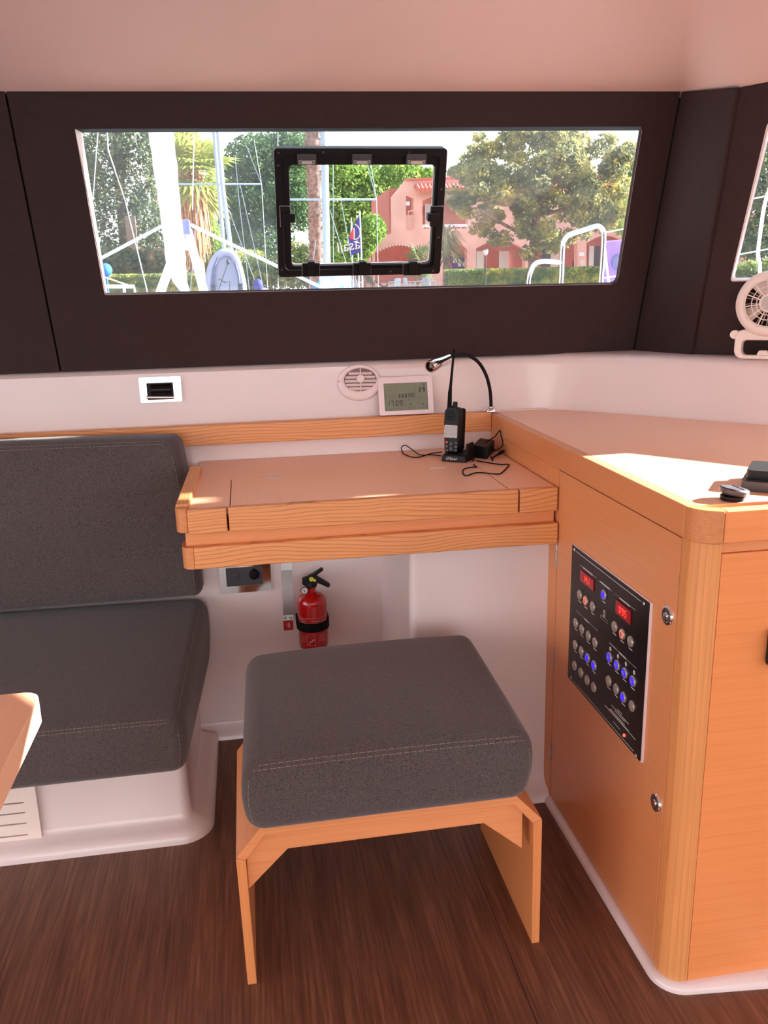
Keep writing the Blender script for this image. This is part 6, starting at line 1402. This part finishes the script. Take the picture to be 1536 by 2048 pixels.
# dinghy hung bow up
YDg = 11.0; dg = thing('dinghy', (at(450, 575, YDg).x, YDg, .2), 'grey white inflatable dinghy hanging bow up left of the hatch', 'dinghy'); kd = pxm(YDg)
L0 = [(417, 620), (417, 575), (420, 545), (428, 522), (440, 508), (450, 505)]; R0 = [(450, 505), (462, 507), (472, 520), (480, 545), (486, 575), (488, 620)]
mb = MB(); mb.tube(smooth_path([at(x, y, YDg) for x, y in L0 + R0[1:]], 4), 7.5 * kd, 12); mb.build('tube', 'hypalon', dg)
mb = MB(); Fd = frame((0, YDg + .02, 0), (1, 0, 0), (0, 0, 1), (0, -1, 0)); d2 = lambda x, y: (at(x, y, YDg).x, at(x, y, YDg).z)
mb.plate([d2(*p) for p in ((422, 620), (423, 575), (426, 545), (434, 524), (446, 512), (458, 512), (468, 524), (476, 545), (481, 575), (483, 620))], [], .03, Fd, -.03); mb.build('floor', 'hypalon', dg, bevel=.008)
for px in (430, 474): mb = MB(); c = at(px, 600, YDg + .08); mb.cyl((c.x, c.y, -.96), (c.x, c.y, 1.3), .02); mb.build('davit_post', 'steel_soft', dg)
for s in (((436, 515), (428, 535), (426, 560), (427, 586)), ((470, 525), (477, 550), (481, 586))):
    mb = MB(); mb.tube([at(x, y, YDg - 6.3 * kd) for x, y in s], [2.6 * kd] * len(s), 6); mb.build('rubbing_strip', 'hypalon_grey', dg)
mb = MB(); mb.tube([at(456, 525, YDg - .06), at(436, 584, YDg - .06)], .005, 5); mb.tube([at(438, 557, YDg - .06), at(450, 565, YDg - .06), at(460, 563, YDg - .06), at(459, 584, YDg - .06)], .007, 5); mb.build('line', 'dark_grey', dg)
mb = MB(); c = at(456, 524, YDg - .05); mb.ellipsoid(c, (.02, .02, .03)); mb.build('ring', 'dark_grey', dg)
for (px, py) in ((480, 574), (427, 577)):
    c = at(px, py, YDg - 8 * kd); mb = MB(); mb.box((c.x - .025, c.y - .01, c.z - .04), (c.x + .025, c.y + .01, c.z + .04)); mb.build('patch', 'dark_grey', dg)
mb = MB(); c = at(516, 570, 10.4); mb.ellipsoid(c, (.06, .06, .072)); mb.tube([c + V3((0, 0, -.08)), V3((c.x, c.y, -.9))], .015, 6); tag(mb.build('fender', 'navy'), 'dark blue fender right of the dinghy', 'fender')
mb = MB(); mb.tube([at(497, 588, 12.5) + V3((0, 0, -.5)), at(497, 582, 12.5), at(510, 581, 12.5), at(512, 588, 12.5) + V3((0, 0, -.5))], .012, 6); tag(mb.build('cleat_rail', 'white_paint'), 'small white rail end beside the dark blue fender', 'railing')
# stainless boarding rail of the own boat
YR = 4.6; br_ = thing('boarding_rail', (at(1140, 570, YR).x, YR, .95), 'bright stainless steel boarding rail outside the right part of the window', 'railing')
def down(px, py): q = at(px, py, YR); return V3((q.x + .005, q.y, .95))
P1 = [down(1110, 600), at(1122, 570, YR), at(1124, 530, YR), at(1126, 490, YR), at(1131, 477, YR), at(1140, 469, YR), at(1165, 461, YR), at(1190, 453, YR), at(1199, 453, YR), at(1206, 461, YR), at(1208, 475, YR), at(1205, 530, YR), at(1202, 570, YR), down(1200, 600)]
mb = MB(); mb.tube(smooth_path(P1, 4), .0135, 14); mb.build('hoop', 'chrome', br_)
P2 = [down(1052, 600), at(1057, 570, YR), at(1063, 540, YR), at(1070, 528, YR), at(1080, 523.5, YR), at(1095, 522.5, YR), at(1124, 525, YR)]
mb = MB(); mb.tube(smooth_path(P2, 4), .0125, 14); mb.build('lower_hoop', 'chrome', br_)
for a, c in (((1210, 465), (1262, 455)), ((1208, 556), (1240, 551))):
    mb = MB(); mb.tube([at(*a, YR), at(*c, YR + .1)], .0035, 6); mb.build('lifeline', 'white_paint', br_)
mb = MB(); mb.tube([at(1208, 480, YR), at(1213, 530, YR), at(1219, 575, YR), down(1219, 600)], .006, 6); mb.build('rope', 'sailcloth', br_)
# lilac canvas dodger
YDk = 6.5; F3 = frame((0, YDk, 0), (1, 0, 0), (0, 0, 1), (0, -1, 0)); g2 = lambda x, y: (at(x, y, YDk).x, at(x, y, YDk).z)
dk = thing('canvas_dodger', (at(1240, 570, YDk).x, YDk, .95), 'lilac canvas dodger at the right end of the long window', 'canvas')
mb = MB(); mb.plate([g2(1210, 482), g2(1300, 474), (g2(1300, 600)[0], .952), (g2(1216, 600)[0], .952)], [], .05, F3, -.05); cv = mb.build('canvas', 'lilac', dk, bevel=.01)
q = g2(1238, 525); mb = MB(); mb.plate(circ(q[0], q[1], .062, 20), [circ(q[0] + .01, q[1], .04, 20)], .012, F3, .0); mb.build('round_patch', 'hypalon_grey', cv)
# rail and rope seen through the side window
YG = 3.4; r2 = thing('side_rail', (at(1512, 570, YG).x, YG, .95), 'white rope and lifelines outside the side window', 'railing')
mb = MB(); mb.tube(smooth_path([at(1545, 360, YG), at(1534, 392, YG), at(1527, 420, YG), at(1520, 470, YG), at(1516, 510, YG), at(1520, 555, YG), V3((at(1524, 590, YG).x, YG, .9))], 5), .0075, 8); mb.build('rope', 'sailcloth', r2)
for a, c in (((1440, 411), (1610, 376)), ((1440, 516), (1610, 484))):
    mb = MB(); mb.tube([at(*a, YG + .05), at(*c, YG + .05)], .003, 6); mb.build('lifeline', 'white_paint', r2)
mb = MB(); p_ = at(1640, 440, YG + .05); mb.tube([V3((p_.x, p_.y, .88)), V3((p_.x, p_.y, 1.75))], .0125, 10); mb.build('stanchion', 'chrome', r2)
# far pink wall seen through the side window
mb = MB(); a_ = at(1478, 552, 60.5); b_ = at(1516, 426, 60.5); mb.box((a_.x, 60.4, GZ), (b_.x, 61.0, b_.z)); tag(mb.build('garden_wall', 'pink_wall', smooth=False), 'pink wall seen through the side window', 'wall')
shrub('shrub', 'dark shrubs low behind the side window', 40, [(1500, 545, 40, 24), (1560, 540, 50, 30)], 1400, .2, 'leaf_hedge', 15)
# added unseen sun screen: blocks the sun outside the side window, holes pass glints
aw = thing('added_sun_screen', (2.72, 2.08, .88), 'unseen white sun screen added on two posts outside the side window', 'sun screen')
mb = MB(); fr = frame((2.70, 0, 0), (0, 1, 0), (0, 0, 1), (1, 0, 0)); mb.plate([(1.745, 1.02), (2.46, 1.02), (2.46, 2.42), (1.745, 2.42)], [[(1.915, 2.15), (1.965, 2.15), (1.965, 2.235), (1.915, 2.235)], [(1.862, 1.95), (1.885, 1.95), (1.885, 2.00), (1.862, 2.00)]], .02, fr); mb.build('canvas', 'sailcloth', aw)
for y in (1.75, 2.45): mb = MB(); mb.cyl((2.72, y, .86), (2.72, y, 2.44), .014); mb.build('post', 'chrome', aw)

# ================================================================== LIGHT
w = bpy.data.worlds.new('sky'); SC.world = w; w.use_nodes = True; nt = w.node_tree; nt.nodes.clear()
out = nt.nodes.new('ShaderNodeOutputWorld'); bg = nt.nodes.new('ShaderNodeBackground'); tc = nt.nodes.new('ShaderNodeTexCoord'); sp = nt.nodes.new('ShaderNodeSeparateXYZ'); rp = nt.nodes.new('ShaderNodeValToRGB')
nt.links.new(tc.outputs['Generated'], sp.inputs['Vector']); nt.links.new(sp.outputs['Z'], rp.inputs['Fac'])
e = rp.color_ramp.elements; e[0].position = 0.0; e[0].color = (1, .98, .98, 1); e[1].position = .9; e[1].color = (.62, .74, .95, 1)
m_ = e.new(.25); m_.color = (.93, .95, 1, 1)
nt.links.new(rp.outputs['Color'], bg.inputs['Color']); bg.inputs['Strength'].default_value = SKY; nt.links.new(bg.outputs['Background'], out.inputs['Surface'])
sl = bpy.data.lights.new('sun', 'SUN'); sl.energy = SUN; sl.angle = R(.53); sl.color = (1, .95, .89)
so = bpy.data.objects.new('sun', sl); COL.objects.link(so); so.location = (8, 0, 8)
so.rotation_euler = V3((-2.14, 0.0, -1.0)).to_track_quat('-Z', 'Y').to_euler()
SC.view_settings.view_transform = 'Standard'; SC.view_settings.look = 'None'; SC.view_settings.gamma = 1.0; SC.view_settings.exposure = EXPO
try: SC.view_settings.use_curve_mapping = False
except Exception: pass
SC.cycles.max_bounces = 10; SC.cycles.diffuse_bounces = 6; SC.cycles.transparent_max_bounces = 16; SC.cycles.glossy_bounces = 4
SC.cycles.use_denoising = True
SC.cycles.sample_clamp_indirect = 8.0
